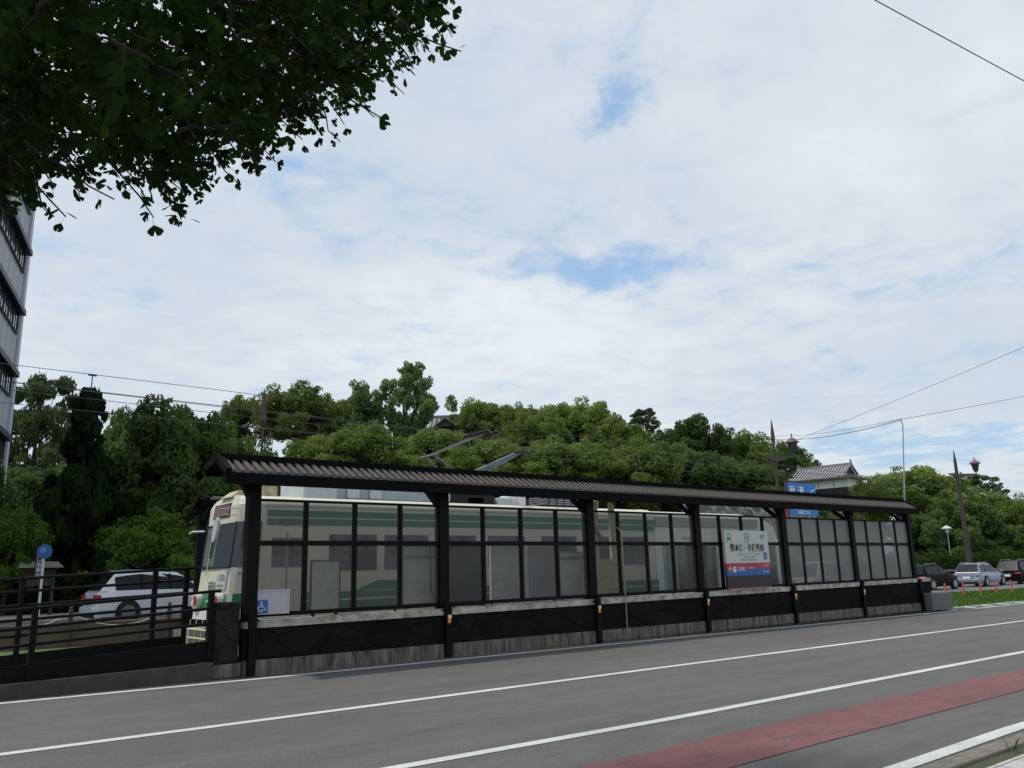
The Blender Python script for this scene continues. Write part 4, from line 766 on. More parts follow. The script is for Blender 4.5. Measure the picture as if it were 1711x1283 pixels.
# ================================================================ TRAMS
def tram():
    t=thing('tram','cream tram with green bands numbered 8201 standing behind the glass','tram',(6.2,18.575,0)); Lb=13.3
    prof=[(.80,1),(1.87,1),(2.84,1),(3.05,1),(3.20,.985),(3.31,.93),(3.38,.80),(3.43,.45),(3.44,0)]   # z, half width factor
    lean=lambda z:.10+.11*(z-.8) if z<2.9 else .33+.05*(z-2.9)+(.35*(z-3.2)**1 if z>3.2 else 0)
    def ring(x0,hw,l):
        r=[(x0+(l*(lean(z))),-hw*w,z) for z,w in prof]; r+= [(x0+(l*(lean(z))),hw*w,z) for z,w in prof[-2::-1]]; return r
    secs=[ring(0,.93,1),ring(.10,1.0,1),ring(.75,1.175,.15),ring(1.2,1.175,0),ring(Lb-1.0,1.175,0),ring(Lb-.5,1.14,0),ring(Lb-.1,1.0,0)]
    n=len(secs[0]); v=[p for s in secs for p in s]; f=[]
    for i in range(len(secs)-1):
        for k in range(n-1): f.append((i*n+k,(i+1)*n+k,(i+1)*n+k+1,i*n+k+1))
        f.append((i*n+n-1,(i+1)*n+n-1,(i+1)*n,i*n))
    # front cap strips and back cap
    for k in range(len(prof)-1): f.append((k,k+1,n-2-k,n-1-k))
    o=(len(secs)-1)*n; f.append(tuple(o+k for k in range(n)))
    body=MB().add(v,f).build('body',M['cream'],t,smooth=False,bevel=.02)
    X=lambda z:lean(z)
    def fp(y0,z0,y1,z1,off):  # panel on the leaning nose
        return MB().add([(X(z0)-off,y0,z0),(X(z0)-off,y1,z0),(X(z1)-off,y1,z1),(X(z1)-off,y0,z1),(X(z0)+.01,y0,z0),(X(z0)+.01,y1,z0),(X(z1)+.01,y1,z1),(X(z1)+.01,y0,z1)],[(0,1,2,3),(4,7,6,5),(0,4,5,1),(1,5,6,2),(2,6,7,3),(3,7,4,0)])
    ws=fp(-.925,1.88,.89,2.83,.012).build('windshield',M['dglass'],t); fr=MB()
    for y in (-.9,.9): fr.beam((X(1.88)-.014,y,1.88),(X(2.83)-.014,y,2.83),.03,.03)
    fr.beam((X(1.88)-.014,-.9,1.88),(X(1.88)-.014,.9,1.88),.03,.03); fr.build('windshield_frame',M['ink'],ws); MB().add(fp(.14,1.93,.86,2.78,.016).v,fp(.14,1.93,.86,2.78,.016).f).build('painted_glass_light',mat('pale_green_light_paint',(.10,.14,.12),.1,spec=.8),ws)  # pale light in the windshield put into the colour of an extra panel
    MB().add([(X(1.88)-.008,-.925,1.88),(X(1.88)+.095,-1.012,1.88),(.70,-1.188,1.88),(.74,-1.188,2.83),(X(2.83)+.095,-1.012,2.83),(X(2.83)-.008,-.925,2.83)],[(0,1,4,5),(1,2,3,4)]).build('corner_window',M['dglass'],t)
    MB().add([(.08+X(1.88)+.015,1.015,1.88),(.70+.02,1.185,1.88),(.74,1.185,2.83),(.10+X(2.83)+.01,1.015,2.83)],[(0,3,2,1)]).build('corner_window',M['dglass'],t)
    ds=fp(-.42,3.0,.62,3.27,.03)
    fp(-.40,2.97,.62,3.27,.02).build('destination_sign_frame',M['ink'],t); fp(-.36,3.0,.57,3.24,.03).build('destination_sign',M['redsign'],t)
    fp(-.92,1.03,.92,1.34,.006).build('green_band',M['green'],t); fp(-.3,1.17,.3,1.195,.012).build('band_line',M['cream'],t)
    MB().add([(X(1.03)+.09,-1.008,1.03),(.75+.15*X(1.03)-.02,-1.185,1.03),(.75+.15*X(1.34)-.02,-1.185,1.34),(X(1.34)+.09,-1.008,1.34)],[(0,1,2,3)]).build('green_band',M['green'],t)
    fp(-.93,.80,.93,1.0,.03).build('bumper',M['tramwhite'],t)
    for y in (-.62,.70):
        hl=MB(); hl.cyl((.02,y,1.18),(.16,y,1.18),.17,16); h=hl.build('headlight',M['tramwhite'],t)
        MB().cyl((.0,y-.05,1.20),(.03,y-.05,1.20),.10,14).build('red_lens',M['redp'],h); MB().cyl((-.01,y+.05,1.15),(.03,y+.05,1.15),.07,14).build('clear_lens',M['lamp'],h)
    text('fleet_number','8201',.32,M['ink'],t,(X(1.46)-.02,-.02,1.47),'-x','CENTER',.8,.004)
    tp=fp(-.84,1.44,-.34,1.80,.04).build('name_plate',M['signwhite'],t); text('name_lettering','しらかわ',.17,M['navy'],t,(X(1.64)-.07,-.59,1.67),'-x','CENTER',.75,.004); text('name_lettering','SHIRAKAWA',.06,M['ink'],t,(X(1.50)-.06,-.59,1.51),'-x','CENTER',1.2,.002)
    pn=MB().add([(.30,-1.07,1.45),(.66,-1.17,1.45),(.67,-1.17,1.78),(.31,-1.07,1.78)],[(0,1,2,3)]).build('poster',mat('pale_green_poster',(.42,.52,.48),.5),t)
    MB().add([(.30,-1.075,1.73),(.66,-1.175,1.73),(.67,-1.175,1.78),(.31,-1.075,1.78)],[(0,1,2,3)]).build('poster_header',mat('poster_blue',(.12,.28,.38),.5),pn)
    MB().tube([(X(1.8)-.05,.45,1.72),(X(1.9)-.05,.42,1.82),(X(2.6)-.05,.40,2.55)],.012,6).build('wiper',M['boardc'],t); MB().tube([(X(2.2)-.045,.41,2.1),(X(2.6)-.055,.30,2.62)],.016,6).build('wiper_blade',M['ink'],t)
    # mirror with bracket
    mr_=MB(); mr_.tube([(.33,-.92,3.12),(.02,-.75,3.10),(-.02,-.66,2.92)],.014,6); mr_.tube([(.33,-.85,2.98),(.0,-.7,2.97),(-.02,-.52,2.84)],.014,6); mr_.tube([(-.02,-.45,2.92),(-.02,-.78,2.92)],.014,6); mo=mr_.build('mirror_bracket',M['mgray'],t)
    mm=MB(); ring_=[(-.05+.02*math.cos(a)*0, -.66+.13*math.cos(a)-(.10*math.sin(a)), 2.66+.25*math.sin(a)) for a in np.linspace(0,2*PI,17)[:-1]]
    mm.add([(p[0]-.03,p[1],p[2]) for p in ring_]+[(p[0]+.03,p[1],p[2]) for p in ring_],[tuple(range(16)),tuple(range(16,32))[::-1]]+[(i,(i+1)%16,16+(i+1)%16,16+i) for i in range(16)]); mm.build('mirror',M['lgray'],mo)
    MB().tube([(.25,.95,2.72),(.05,1.2,2.72),(.02,1.3,2.68)],.025,6).build('mirror_arm',M['lgray'],t)
    # side, near (-y)
    ys=-1.175-.006
    def side(name,x0,x1,z0,z1,m,off=0,par=None,poly=None):
        pts=poly or [(x0,z0),(x1,z0),(x1,z1),(x0,z1)]
        return MB().prism([(p[0]-6.2,p[1]) for p in pts],1,ys-off,-1.17).build(name,m,par or t)
    side('green_band',7.06,19.25,2.75,2.90,M['green']); side('green_band',7.06,19.3,2.93,3.075,M['green'])
    side('green_band',7.95,19.3,.93,1.12,M['green']); side('green_band',7.95,19.3,1.16,1.31,M['green'])
    side('green_chevron',0,0,0,0,M['green'],0,None,[(9.2,1.33),(11.4,1.33),(11.4,1.53),(9.75,1.53)])
    text('fleet_number','8201',.20,M['boardd'],t,(1.33,ys-.01,2.80),'-y','CENTER',1.0,.003)
    for x0,x1,nm in ((7.05,8.0,'door'),(13.0,13.9,'door'),(18.0,18.9,'door')):
        if x0>8: continue
        d=side(nm,x0+.02,x1,.82,2.62,M['cream'],.012)
        for a,c in ((x0+.13,x0+.45),(x0+.50,x0+.83)): side('door_window',a,c,1.86,2.48,M['dglass'],.02,d)
        side('door_seam',x0+.465,x0+.485,.85,2.60,M['boardd'],.018,d)
    for a,c,z0,z1 in ((8.52,9.72,1.76,2.56),(9.93,11.13,1.76,2.56),(11.36,12.56,1.76,2.56),(12.95,14.15,1.76,2.56),(14.75,16.0,1.76,2.56),(16.5,17.4,1.76,2.56),(17.8,18.9,1.76,2.56)):
        w=side('window',a,c,z0,z1,M['dglass'],.006); 
        if a>11: side('window_bar',a,c,2.30,2.335,M['mgray'],.012,w)
    side('roof_gutter',7.0,19.3,3.16,3.20,M['cream'],.02)
    # roof gear
    MB().add([(.35,-.35,3.40),(.95,-.3,3.43),(.95,.3,3.43),(.35,.35,3.40),(.55,-.3,3.56),(.9,-.25,3.60),(.9,.25,3.60),(.55,.3,3.56)],[(0,1,5,4),(1,2,6,5),(2,3,7,6),(3,0,4,7),(4,5,6,7)]).build('roof_fairing',M['rust'],t)
    MB().box((1.0,-.5,3.40),(1.35,-.1,3.66)).build('roof_lamp_box',M['rust'],t)
    ac=MB().box((1.95,-.62,3.42),(5.95,.62,3.86)).build('air_conditioner',mat('aircon_casing',(.34,.38,.42),.5,noise_s=4,noise_a=.12),t,bevel=.03)
    MB().box((1.9,-.66,3.40),(2.75,.66,3.90)).build('air_conditioner_end',M['lgray'],ac,bevel=.03)
    for x in (3.0,3.6,5.6): MB().box((x,-.72,3.42),(x+.32,-.62,3.72)).build('vent_cowl',M['lgray'],ac,bevel=.05)
    for x in (6.6,7.6): MB().box((x,-.5,3.42),(x+.55,.0,3.62)).build('roof_equipment',M['lgray'],t,bevel=.03)
    MB().box((8.35,-.55,3.42),(8.55,.4,3.75)).build('roof_equipment',M['white'],t,bevel=.02)
    b=MB()
    for k in range(8):
        x=9.0+k*.28
        for j in range(4): b.cbox((x,-.55,3.47+j*.06),(.10,.30,.018))
    b.build('resistor_grids',M['mgray'],t); MB().box((8.9,-.2,3.42),(11.3,.4,3.66)).build('resistor_frame',M['under'],t)
    MB().box((.5,-.95,.28),(Lb-.6,.95,.80)).build('underframe',M['under'],t)
    g=MB()
    for y in (-.8,-.4,0,.4,.8): g.tube([(.0,y,.80),(-.05,y,.25)],.012,5)
    for z in (.25,.42,.6): g.tube([(-.03,-.85,z),(-.03,.85,z)],.016,5)
    g.build('lifeguard_frame',M['boardc'],t)
    # pantographs
    pg=MB(); bx,bz=5.9,3.75
    k1=[(5.45,-.35,4.72),(5.95,.45,4.72)]
    pa=MB()
    for y in (-.42,.42):
        pa.tube([(7.2,y*.9,3.75),(5.72,y*.55,4.70)],.035,6)
        pa.tube([(5.72,y*.55,4.70),(7.45,y*.8,5.42)],.018,6)
    pa.tube([(5.72,-.45,4.70),(5.72,.45,4.70)],.03,6); pa.tube([(5.72,-.2,4.70),(7.45,.1,5.42)],.014,6); pa.tube([(6.1,0,3.75),(7.2,0,3.75)],.04,6)
    po=pa.build('pantograph',mat('worn_steel_tube',(.16,.16,.15),.5,.3),t)
    pb=MB()
    for x in (7.3,7.6): pb.tube([(x,-.75,5.30),(x,-.55,5.44),(x,.55,5.44),(x,.75,5.30)],.035,6)
    pb.beam((7.45,-.55,5.40),(7.45,.55,5.40),.34,.05); pb.build('contact_shoe',M['under'],po)
    pc=MB(); pc.tube([(6.5,0,4.0),(7.2,0,4.35),(8.7,0,4.98)],[.07,.06,.035],8); pc.tube([(6.7,-.2,3.95),(8.7,-.1,4.93)],.018,6); pc.tube([(6.7,.2,3.95),(8.7,.1,4.93)],.018,6)
    p2=pc.build('folded_pantograph',mat('blue_grey_arm',(.16,.21,.25),.4,.3),t)
    pd=MB()
    for x in (8.65,8.95): pd.tube([(x,-.7,4.86),(x,-.5,4.99),(x,.5,4.99),(x,.7,4.86)],.03,6)
    pd.build('contact_shoe',M['under'],p2)
    MB().box((6.0,-.5,3.42),(7.5,.5,3.78)).build('pantograph_base',M['under'],t)
    return t
tram()
# second, white low-floor tram on the far track
t=thing('tram','white low-floor tram seen dimly through the glass beyond the cream tram','tram',(17.5,21.6,0)); h=1.15
prof=[(.5,.98),(1.0,1),(2.3,1),(3.0,.97),(3.35,.93),(3.62,.86),(3.68,.6),(3.7,0)]
def rg(x,s,dz=0,top=3.7): 
    r=[(x,-h*w*s,min(z,top)) for z,w in prof]; return r+[(x,h*w*s,min(z,top)) for z,w in prof[-2::-1]]
secs=[rg(0,1),rg(10.6,1),rg(11.6,.98,0,3.6),rg(12.5,.9,0,3.25),rg(13.0,.75,0,2.6),rg(13.2,.6,0,1.6)]; n=len(secs[0]); v=[p for s in secs for p in s]; f=[]
for i in range(len(secs)-1):
    for k in range(n): f.append((i*n+k,(i+1)*n+k,(i+1)*n+(k+1)%n,i*n+(k+1)%n))
f.append(tuple(range(n))[::-1]); o=(len(secs)-1)*n; f.append(tuple(o+k for k in range(n)))
MB().add(v,f).build('body',mat('white_tram_paint',(.66,.66,.65),.3),t,bevel=.03)
MB().box((.3,-1.165,3.12),(11.2,-1.09,3.45)).build('roof_screen',mat('grey_roof_screen',(.25,.26,.28),.5),t)
for a,c in ((.4,2.6),(2.8,4.2)): MB().box((a,-1.17,1.5),(c,-1.14,2.55)).build('window',M['dglass'],t)
for a in (5.5,7.2,11.0): 
    d=MB().box((a,-1.18,.62),(a+1.3,-1.15,2.5)).build('door',M['mgray'],t); MB().box((a+.12,-1.19,.75),(a+.6,-1.182,2.4)).build('door_glass',mat('bluish_door_glass',(.12,.16,.20),.1),d); MB().box((a+.7,-1.19,.75),(a+1.18,-1.182,2.4)).build('door_glass',M['dglass'],d)
for a in (8.9,9.9): MB().box((a,-1.17,1.3),(a+.85,-1.14,2.5)).build('window',M['dglass'],t)
MB().box((10.0,-1.19,.6),(12.3,-1.15,1.15)).build('red_panel',mat('red_tram_panel',(.45,.06,.05),.4),t)
MB().box((6.6,-1.175,2.68),(7.6,-1.15,2.76)).build('small_lettering',M['mgray'],t)

# ================================================================ CARS
def car(name,label,loc,rz,paint,L=4.6,Wd=1.75,H=1.5,kind='wagon',group='cars on the far road',zb=.92,tail=None):
    t=thing(name,label,'car',loc,rz,group); w=Wd/2
    # x forward from rear 0 .. L ; profile of body top (belt) and roof
    st=[(0,.62,.86),(.06,.96,.93),(.5,1.0,.97),(1.5,1.0,1.0),(L*.62,.98,1.0),(L*.74,.97,.99),(L*.9,.88,.95),(L-.12,.72,.86),(L,.55,.78)]
    rings=[]
    for x,zt,ws in st:
        z1=zb*zt; ww=w*ws; rings.append([(x,-ww*.93,.20),(x,-ww,.42),(x,-ww*.995,z1*.72),(x,-ww*.93,z1-.03),(x,-ww*.86,z1),(x,ww*.86,z1),(x,ww*.93,z1-.03),(x,ww*.995,z1*.72),(x,ww,.42),(x,ww*.93,.20)])
    n=10; v=[p for r in rings for p in r]; f=[]
    for i in range(len(rings)-1):
        for k in range(n): f.append((i*n+k,i*n+(k+1)%n,(i+1)*n+(k+1)%n,(i+1)*n+k))
    f.append(tuple(range(n))); o=(len(rings)-1)*n; f.append(tuple(o+k for k in range(n))[::-1])
    body=MB().add([(p[0],p[1],p[2]) for p in v],[tuple(reversed(q)) for q in f]).build('body',paint,t,smooth=False,bevel=.035)
    # greenhouse
    xr0,xr1=(.10,.55) if kind!='sedan' else (.7,1.3); xf1,xf0=L*.52,L*.74
    B=[(xr0,w*.85,zb-.02),(xf0,w*.84,zb-.03)]; T=[(xr1,w*.68,H-.05),(L*.36,w*.70,H),(xf1,w*.68,H-.04)]
    gv=[]; 
    def sidepts(s): return [(xr0,s*w*.86,zb-.02),(xr1,s*w*.69,H-.06),(L*.36,s*w*.70,H-.01),(xf1,s*w*.68,H-.05),(xf0,s*w*.85,zb-.03)]
    a,c=sidepts(-1),sidepts(1); gb=MB().add(a+c,[(0,4,3,2,1),(5,6,7,8,9),(1,2,7,6),(2,3,8,7),(0,1,6,5),(3,4,9,8)]); gh=gb.build('cabin',paint,t,bevel=.05)
    def lerp(p,q,u): return tuple(p[i]+(q[i]-p[i])*u for i in range(3))
    def quad(p00,p10,p11,p01,mu,nv,off):   # inset quad pushed out
        P=[Vector(q) for q in (p00,p10,p11,p01)]; c=sum(P,Vector())/4; nrm=(P[1]-P[0]).cross(P[3]-P[0]).normalized()*nv
        return [tuple(c+Vector(((q-c).x*mu,(q-c).y*mu,(q-c).z*mu))+nrm*off) for q in P]
    rg_=quad(a[0],c[0],c[1],a[1],.93,-1,.008); MB().add(rg_,[(0,1,2,3)]).build('rear_window',M['carglass'],t)
    fg=quad(a[4],c[4],c[3],a[3],.86,1,.008); MB().add(fg,[(0,1,2,3)]).build('windshield',M['carglass'],t)
    for s,pp in ((-1,a),(1,c)):
        base0,base1=lerp(pp[0],pp[4],.10),lerp(pp[0],pp[4],.93); out=[]; pts=[lerp(pp[0],pp[4],.12),lerp(pp[0],pp[4],.93),lerp(pp[4],pp[3],.80),pp[2],lerp(pp[0],pp[1],.82)]
        cc=[sum(q[i] for q in pts)/5 for i in range(3)]; pts=[(cc[0]+(q[0]-cc[0])*.95,q[1]+s*.008+s*.012*0,cc[2]+(q[2]-cc[2])*.92) for q in pts]
        # keep glass on the leaning side plane
        pts=[(q[0],s*(w*.86-(q[2]-(zb-.02))/(H-.05-zb+.02)*w*.17+.012),q[2]) for q in pts]
        sw=MB().add(pts,[(0,1,2,3,4)] if s<0 else [(4,3,2,1,0)]).build('side_window',M['carglass'],t)
        for u in (.36,.62):
            xb=pp[0][0]+(pp[4][0]-pp[0][0])*u; MB().add([(xb,s*(w*.86+.016),zb+.02),(xb+.05,s*(w*.86+.016),zb+.02),(xb+.03,s*(w*.70+.018),H-.08),(xb-.02,s*(w*.70+.018),H-.08)],[(0,1,2,3)]).build('door_pillar',M['carblack'],sw)
        if kind!='sedan': MB().tube([(xr1+.1,s*w*.62,H-.03),(xr1+.2,s*w*.63,H+.035),(xf1-.25,s*w*.63,H+.035),(xf1-.1,s*w*.62,H-.02)],.018,6).build('roof_rail',M['mgray'],t)
        MB().box((xf0-.15,s*w*1.0,zb-.02),(xf0+.02,s*(w+.17),zb+.12)).build('side_mirror',paint,t,bevel=.02)
    for x in (L*.2,L*.81):
        for s in (-1,1):
            r=.33 if H<1.6 else .37; MB().cyl((x,s*(w-.14),r),(x,s*(w+.006),r),r+.045,20).build('wheel_arch',M['under'],t)
            wo=MB().cyl((x,s*(w-.2),r),(x,s*(w+.012),r),r,20).build('wheel',M['tyre'],t); MB().cyl((x,s*(w+.013),r),(x,s*(w+.018),r),r*.64,14).build('rim',M['rim'],wo)
    for s in (-1,1): MB().box((-.035,s*w*.96,zb*.74),(.14,s*w*.60,zb*.88)).build('tail_light',tail or M['tail'],t,bevel=.03); MB().box((L-.13,s*w*.8,zb*.52),(L-.02,s*w*.45,zb*.68)).build('headlight',M['lamp'],t,bevel=.02)
    pl=MB().box((-.05,-.24,zb*.58),(-.01,.24,zb*.72)).build('number_plate',M['wht'],t)
    MB().box((-.09,-w*.86,.30),(.06,w*.86,.52)).build('rear_bumper',paint,t,bevel=.04); MB().box((-.06,-w*.8,.18),(.05,w*.8,.29)).build('rear_valance',M['under'],t)
    MB().box((-.045,-.36,zb*.74),(-.005,.36,zb*.78)).build('chrome_strip',M['rim'],t)
    return t
car('suv_car','white car with roof rails seen through the ramp railings',(6.3,29.7,fz(8)-.0),R(1.5),M['carwhite'],4.75,1.85,1.58,'suv',zb=1.0)
car('wagon_car','silver wagon seen from behind on the right',(57.0,25.1,.0),R(3),M['carsilver'],4.6,1.75,1.50,tail=M['palelens'])
car('wagon_car','black wagon with bright rear bumper at the right edge',(62.6,24.9,.0),R(-1),M['carblack'],4.8,1.8,1.62)
car('hatchback_car','black car half hidden behind the right end of the shelter',(49.6,25.0,.0),R(-2),M['carblack'],4.2,1.7,1.5)
t=car('wagon_car','cream car with a red side stripe seen through the glass right of the station sign',(39.5,25.6,.1),R(-2),M['carcream'],4.7,1.75,1.7,'suv')
MB().box((.1,-.90,.80),(4.0,-.872,.88)).build('red_stripe',M['red2'],t)

# ================================================================ POLES, WIRES, BOLLARDS, BANNER
def spear(x,y,zt,r,za,arm,label,hl=1.3,st=.13):
    t=thing('street_lamp',label,'street lamp',(x,y,0),0,'spear-topped lamp poles')
    MB().tube([(0,0,-.1),(0,0,za*.5),(0,0,zt-1.05)],[r,r*.85,r*.55],12).build('pole',M['bronze'],t)
    MB().lathe([(r*.45,zt-1.5),(st,zt-1.25),(st*.8,zt-.8),(.012,zt)],(0,0,0),8).build('spear_tip',M['bronze'],t)
    if arm:
        a=MB(); ax,az_=arm; a.add([(-1.5,-.05,za+.1),(0,-.07,za-.22),(ax,-.04,az_-.12),(ax,-.04,az_-.02),(0,-.07,za+.12),(-1.5,.05,za+.1),(0,.07,za-.22),(ax,.04,az_-.12),(ax,.04,az_-.02),(0,.07,za+.12)],[(0,1,4),(1,2,3,4),(5,9,6),(6,9,8,7),(0,5,6,1),(1,6,7,2),(2,7,8,3),(3,8,9,4),(4,9,5,0)]); a.build('bracket_arm',M['bronze'],t)
        ln=MB().lathe([(.05,0),(.06,.08),(.16,.18),(.30,.78),(.31,.80)],(ax,0,az_),8).build('lantern',mat('smoked_lantern_glass',(.05,.05,.06),.3),t)
        MB().lathe([(.46,.78),(.44,.82),(.20,1.02),(.05,1.10),(.03,1.12),(.05,1.2),(.012,1.38)],(ax,0,az_),8).build('lantern_cap',mat('copper_cap',(.16,.08,.10),.5),ln)
        cg=MB()
        for k in range(8): q=2*PI*k/8; cg.tube([(ax+.17*math.cos(q),.17*math.sin(q),az_+.18),(ax+.31*math.cos(q),.31*math.sin(q),az_+.79)],.015,4)
        cg.build('lantern_ribs',M['bronze'],ln)
    return t
spear(43.76,29.5,10.43,.13,8.0,(2.0,8.35),'brown spear-topped lamp pole rising left of the blue banner')
spear(67.85,29.5,10.25,.21,8.2,(3.5,8.55),'brown spear-topped lamp pole behind the silver wagon')
spear(11.66,29.5,8.6,.075,6.0,None,'thin brown spear-topped pole above the left part of the shelter roof')
for x,y,h in ((73.0,33.2,4.3),(64.2,33.4,4.5),(86,31,4.4)):
    t=thing('park_lamp',{73.0:'small white-capped park lamp among the dark trees left of the right pole',64.2:'small park lamp whose cap peeps over the shelter glass at its right end',86:'small park lamp dim in the trees above the black wagon'}[x],'park lamp',(x,y,.1),0,'park lamps under the trees'); MB().tube([(0,0,0),(0,0,h-.4)],.05,8).build('pole',M['mgray'],t); ll=MB().lathe([(.12,h-.42),(.2,h-.05),(.2,h-.03)],(0,0,0),10).build('lantern',M['lgray'],t); MB().lathe([(.42,h-.04),(.38,h),(.05,h+.22)],(0,0,0),10).build('lamp_cap',M['lgray'],ll)
def catn(p,q,sag,n=24): return [(p[0]+(q[0]-p[0])*t,p[1]+(q[1]-p[1])*t,p[2]+(q[2]-p[2])*t-4*sag*t*(1-t)) for t in np.linspace(0,1,n)]
def wire(label,pts,r=.010,grp='overhead tram wires'): return tag(MB().tube(pts,r,5).build('overhead_wire',M['wire']),label,'wire',grp)
ys=lambda x,y0:y0+bend(x)
wire('upper carrying wire of the near track, with hangers',[(x,ys(x,18.6),5.97-.012*(x+4)-.0004*(x-8)**2) for x in np.arange(-30,90,3.0)],.007)
wire('contact wire of the near track just above the pantograph',[(x,ys(x,18.6),5.56-.012*x) for x in np.arange(-30,90,3.0)],.008)
wire('upper carrying wire of the far track',[(x,ys(x,21.6),6.2-.016*x) for x in np.arange(-30,90,3.0)],.008)
wire('contact wire of the far track',[(x,ys(x,21.6),6.02-.016*x) for x in np.arange(-30,90,3.0)],.008)
wire('lowest feeder wire of the far track',[(x,ys(x,21.6),5.70-.012*x) for x in np.arange(-30,90,3.0)],.007)
wire('thin lowest wire on the left above the conical tree',[(x,ys(x,18.6),5.12-.008*x) for x in np.arange(-30,12,3.0)],.006)
for x in (3.65,18.0): tag(MB().tube([(x,18.6,5.97-.012*(x+4)-.0004*(x-8)**2),(x,18.6,5.56-.012*x)],.012,5).cbox((x,18.6,5.95-.012*(x+4)),(.08,.015,.02)).build('wire_hanger',M['wire']),{3.65:'short hanger between the tram wires above the conical tree',18.0:'short hanger between the tram wires above the shelter middle'}[x],'wire hanger','hangers of the tram wires')
wire('thick span wire from the thin grey pole to the left spear-topped pole',catn((29.74,14.62,6.70),(43.7,29.4,9.15),.25),.014,'span wires')
wire('thin twin of the span wire to the left spear-topped pole',catn((29.74,14.62,6.74),(43.7,29.4,9.35),.18),.008,'span wires')
wire('span wire rising from the thin grey pole to the right edge',catn((29.74,14.62,6.72),(55,14.4,11.6),.1),.009,'span wires')
wire('span wire crossing behind the thin grey pole up to the right edge',catn((43.7,29.4,8.6),(40.5,11.0,11.6),.1),.010,'span wires')
wire('single wire crossing the sky at the top right corner',catn((-12,6.2,8.3),(30,1.65,8.3),.25,40),.007,'wire in the sky')
for i,(x,y) in enumerate([(41.98,19.56),(43.3,19.3),(44.6,19.05),(46.0,18.9),(47.1,18.6),(48.3,18.35)]):
    t=thing('delineator_post',['orange-red lane post, first from the grey concrete block','orange-red lane post, second from the grey concrete block, left of the silver wagon wheel','orange-red lane post, third from the concrete block, before the silver wagon','orange-red lane post, fourth from the concrete block, under the silver wagon nose','orange-red lane post, fifth from the concrete block, before the black wagon','orange-red lane post cut by the right edge of the picture'][i],'lane post',(x,y,0),0,'orange-red lane posts on the lawn edge')
    p=MB().lathe([(.075,0),(.07,.04),(.045,.05),(.04,.56),(.035,.6),(.01,.61)],(0,0,0),10).build('post',M['bollard'],t); MB().lathe([(.047,.40),(.047,.47)],(0,0,0),10).build('reflective_band',M['bollard'],t)
# blue banner beyond the far road
bn=thing('banner_board','blue event banner with white characters beside the castle turret','banner',(50.4,32.2,0))
A,Bx=-1.55,1.75
MB().box((A,-.03,4.9),(Bx,.03,7.05)).build('banner_sheet',mat('banner_blue',(.02,.21,.62),.6),bn)
for x in (A-.1,Bx+.05): MB().box((x-.06,.03,0),(x+.06,.12,7.1)).build('leg',mat('banner_post_brown',(.10,.04,.03),.7),bn)
text('banner_lettering','歴',.75,M['wht'],bn,(-1.05,-.04,6.45),'-y','CENTER',.95,.01); text('banner_lettering','湧',.75,M['wht'],bn,(-.05,-.04,6.45),'-y','CENTER',.95,.01); text('banner_lettering','くまもと城下まつり',.30,M['wht'],bn,(.1,-.04,5.35),'-y','CENTER',.95,.008); text('banner_lettering','会場はこちら',.26,M['wht'],bn,(.1,-.04,5.08),'-y','CENTER',.9,.006)
MB().tube([(Bx-.9,-.04,6.0),(Bx-.75,-.04,6.4),(Bx-.5,-.04,6.6),(Bx-.1,-.04,6.7)],.03,6).build('banner_swash',M['wht'],bn)
MB().box((A-.7,0,3.9),(A-.15,.05,5.45)).build('red_side_banner',mat('side_banner_red',(.30,.05,.04),.6),bn)

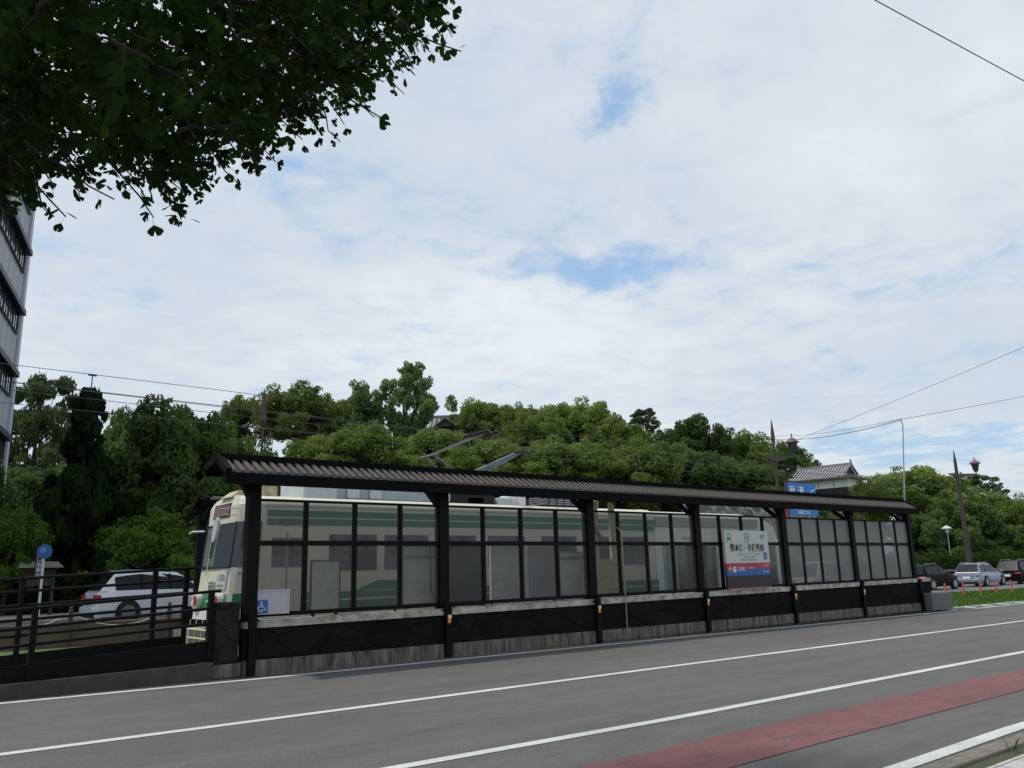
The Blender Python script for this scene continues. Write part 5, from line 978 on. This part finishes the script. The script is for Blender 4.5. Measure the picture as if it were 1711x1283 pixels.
# ================================================================ FOREGROUND GINKGO
def ginkgo():
    t=thing('ginkgo_tree','ginkgo hanging its dark fan-shaped leaves into the top left corner','tree',(-2.6,3.6,0))
    rg=np.random.default_rng(5)
    fan=[(0,0)]+[(math.sin(a)*r,math.cos(a)*r) for a,r in [(-1.05,.62),(-.98,.82),(-.80,.93),(-.62,.90),(-.48,1.0),(-.30,.93),(-.14,.97),(0,.52),(.14,.98),(.30,.94),(.46,1.0),(.64,.91),(.80,.94),(.98,.80),(1.05,.60)]]
    fan=np.array(fan); stem=np.array([(-.018,0),(.018,0),(.012,-.75),(-.012,-.75)])
    V=[];F=[];o=0; tw=MB()
    def leaf(p,d,size):
        nonlocal o
        d=np.array(d,float)+rg.normal(0,.45,3); d[2]-=.55; d/=np.linalg.norm(d); s=np.cross(d,rg.normal(0,1,3)); s/=np.linalg.norm(s); n=np.cross(s,d)
        w=rg.uniform(.85,1.15); base=np.array(p)+d*size*.75; cup=rg.uniform(-.25,.35)
        for x,y in fan: V.append(base+(s*x*w+d*y)*size+n*(cup*x*x+.05*math.sin(8*x))*size)
        F.append(list(range(o,o+len(fan)))) if 0 else [F.append([o,o+i,o+i+1]) for i in range(1,len(fan)-1)]; o+=len(fan)
        for x,y in stem: V.append(base+(s*x+d*y)*size)
        F.append([o,o+1,o+2,o+3]); o+=4
    def spray(p0,p1,nl,size=.062,twig=True,droop=.0):
        p0=np.array(p0,float);p1=np.array(p1,float); pts=[]
        for i in range(7):
            u=i/6; pts.append(p0+(p1-p0)*u+np.array([0,0,-droop*u*u])+rg.normal(0,.012,3)*(u>0)*(u<1))
        if twig: tw.tube([tuple(q) for q in pts],[.007*(1-.75*i/6)+.0012 for i in range(7)],5)
        for k in range(nl):
            u=(k+rg.uniform(0,.9))/nl; i=min(5,int(u*6)); q=pts[i]+(pts[i+1]-pts[i])*(u*6-i); leaf(q,(p1-p0)/np.linalg.norm(p1-p0)*.6+rg.normal(0,.6,3),size*rg.uniform(.55,1.15))
    hub=np.array([-.4,4.6,4.9])
    # long outer twigs whose tips hang free
    tips=[((1.55,3.1,4.22),(1.99,2.81,3.98),11),((1.15,3.45,4.25),(1.52,3.02,3.98),22),((1.3,3.5,4.15),(1.77,3.15,3.72),20),((1.0,3.7,4.2),(1.50,3.45,3.66),26),((1.45,3.6,4.35),(1.89,3.36,4.07),16),((.75,3.6,4.0),(1.25,3.34,3.41),22),((.70,3.9,3.9),(1.06,3.72,3.24),28),((.5,3.9,3.8),(.93,3.75,3.22),24),((.2,3.6,3.45),(.70,3.45,3.13),9),((.1,3.8,3.6),(.55,3.57,3.06),18),((0,3.9,3.6),(.37,3.69,3.09),24),((-.1,3.9,3.6),(.25,3.75,3.05),24),((1.5,3.2,4.5),(2.0,2.97,4.32),24),((1.3,3.7,4.4),(1.62,3.5,3.75),20),((.9,3.7,4.0),(1.35,3.55,3.55),24),((1.1,3.4,4.3),(1.7,3.3,3.9),26)]
    for a,b_,n_ in tips: spray(a,b_,n_,.053)
    def lowest0(az): return float(np.interp(az,[50,54,57,61,64,67,70,73,76,79,82,85,90,130],[.95,.78,.70,.62,.57,.535,.50,.455,.40,.44,.41,.385,.37,.3]))
    for i in range(74):
        az=rg.uniform(56.5,92); q=rg.uniform(3.7,5.4); te=lowest0(az)+rg.uniform(.0,.07); a0=math.radians(az+rg.uniform(1,5)); a1=math.radians(az-rg.uniform(0,3)); 
        p1=(q*math.cos(a1),q*math.sin(a1),1.6+q*te); q2=q+rg.uniform(-.1,.5); p0=(q2*math.cos(a0),q2*math.sin(a0),1.6+q2*(te+.10)); spray(p0,p1,int(rg.uniform(7,15)),.050)
    # body of the crown: many short sprays through a volume bounded below by a sloping skirt
    def lowest(x,y):   # lower boundary of leaves by sightline elevation
        az=math.degrees(math.atan2(y,x)); r=math.hypot(x,y)
        te=np.interp(az,[50,54,57,61,64,67,70,73,76,79,82,85,90,130],[.95,.78,.70,.62,.57,.535,.50,.455,.40,.44,.41,.385,.37,.3]); return 1.6+r*te
    cntk=0
    while cntk<2900:
        x=rg.uniform(-2.2,4.0); y=rg.uniform(2.4,7.6); z=rg.uniform(3.1,8.2)
        az=math.degrees(math.atan2(y,x)); zl=lowest(x,y)
        if az<57.5 or z<zl+.36: continue
        if z>zl+2.6: continue
        if rg.random()>np.clip(1.15-(z-zl)*.28,.2,1): continue
        d=rg.normal(0,1,3); d[2]=-abs(d[2])*.5; d/=np.linalg.norm(d); spray((x,y,z),(x+d[0]*.32,y+d[1]*.32,z+d[2]*.25),9,.064,twig=(cntk%4==0)); cntk+=1
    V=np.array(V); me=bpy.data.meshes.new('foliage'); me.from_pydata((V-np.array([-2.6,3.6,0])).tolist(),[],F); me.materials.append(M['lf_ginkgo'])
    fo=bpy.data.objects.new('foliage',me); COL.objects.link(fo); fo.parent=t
    tw.v=[(a+2.6,b-3.6,c) for a,b,c in tw.v]; tw.build('twigs',M['barkb'],t)['kind']='stuff'
    b=MB(); b.tube([(0,0,-.1),(0,0,1.5),(.05,.05,3.6),(.1,.1,7.5),(.1,.2,9.5)],[.26,.21,.18,.11,.04],12)
    for q in ((1.6,.6,5.2),(2.6,.2,5.6),(1.9,1.6,5.6),(3.3,1.2,6.4),(1.2,-1.6,6.2),(-1.5,.8,6.4),(3.0,-.4,5.2)): b.tube([(.05,.05,3.6+rg.uniform(0,.9)),(q[0]*.5,q[1]*.5,q[2]-.35),q],[.06,.035,.012],8)
    b.build('trunk',M['barkb'],t)
ginkgo()
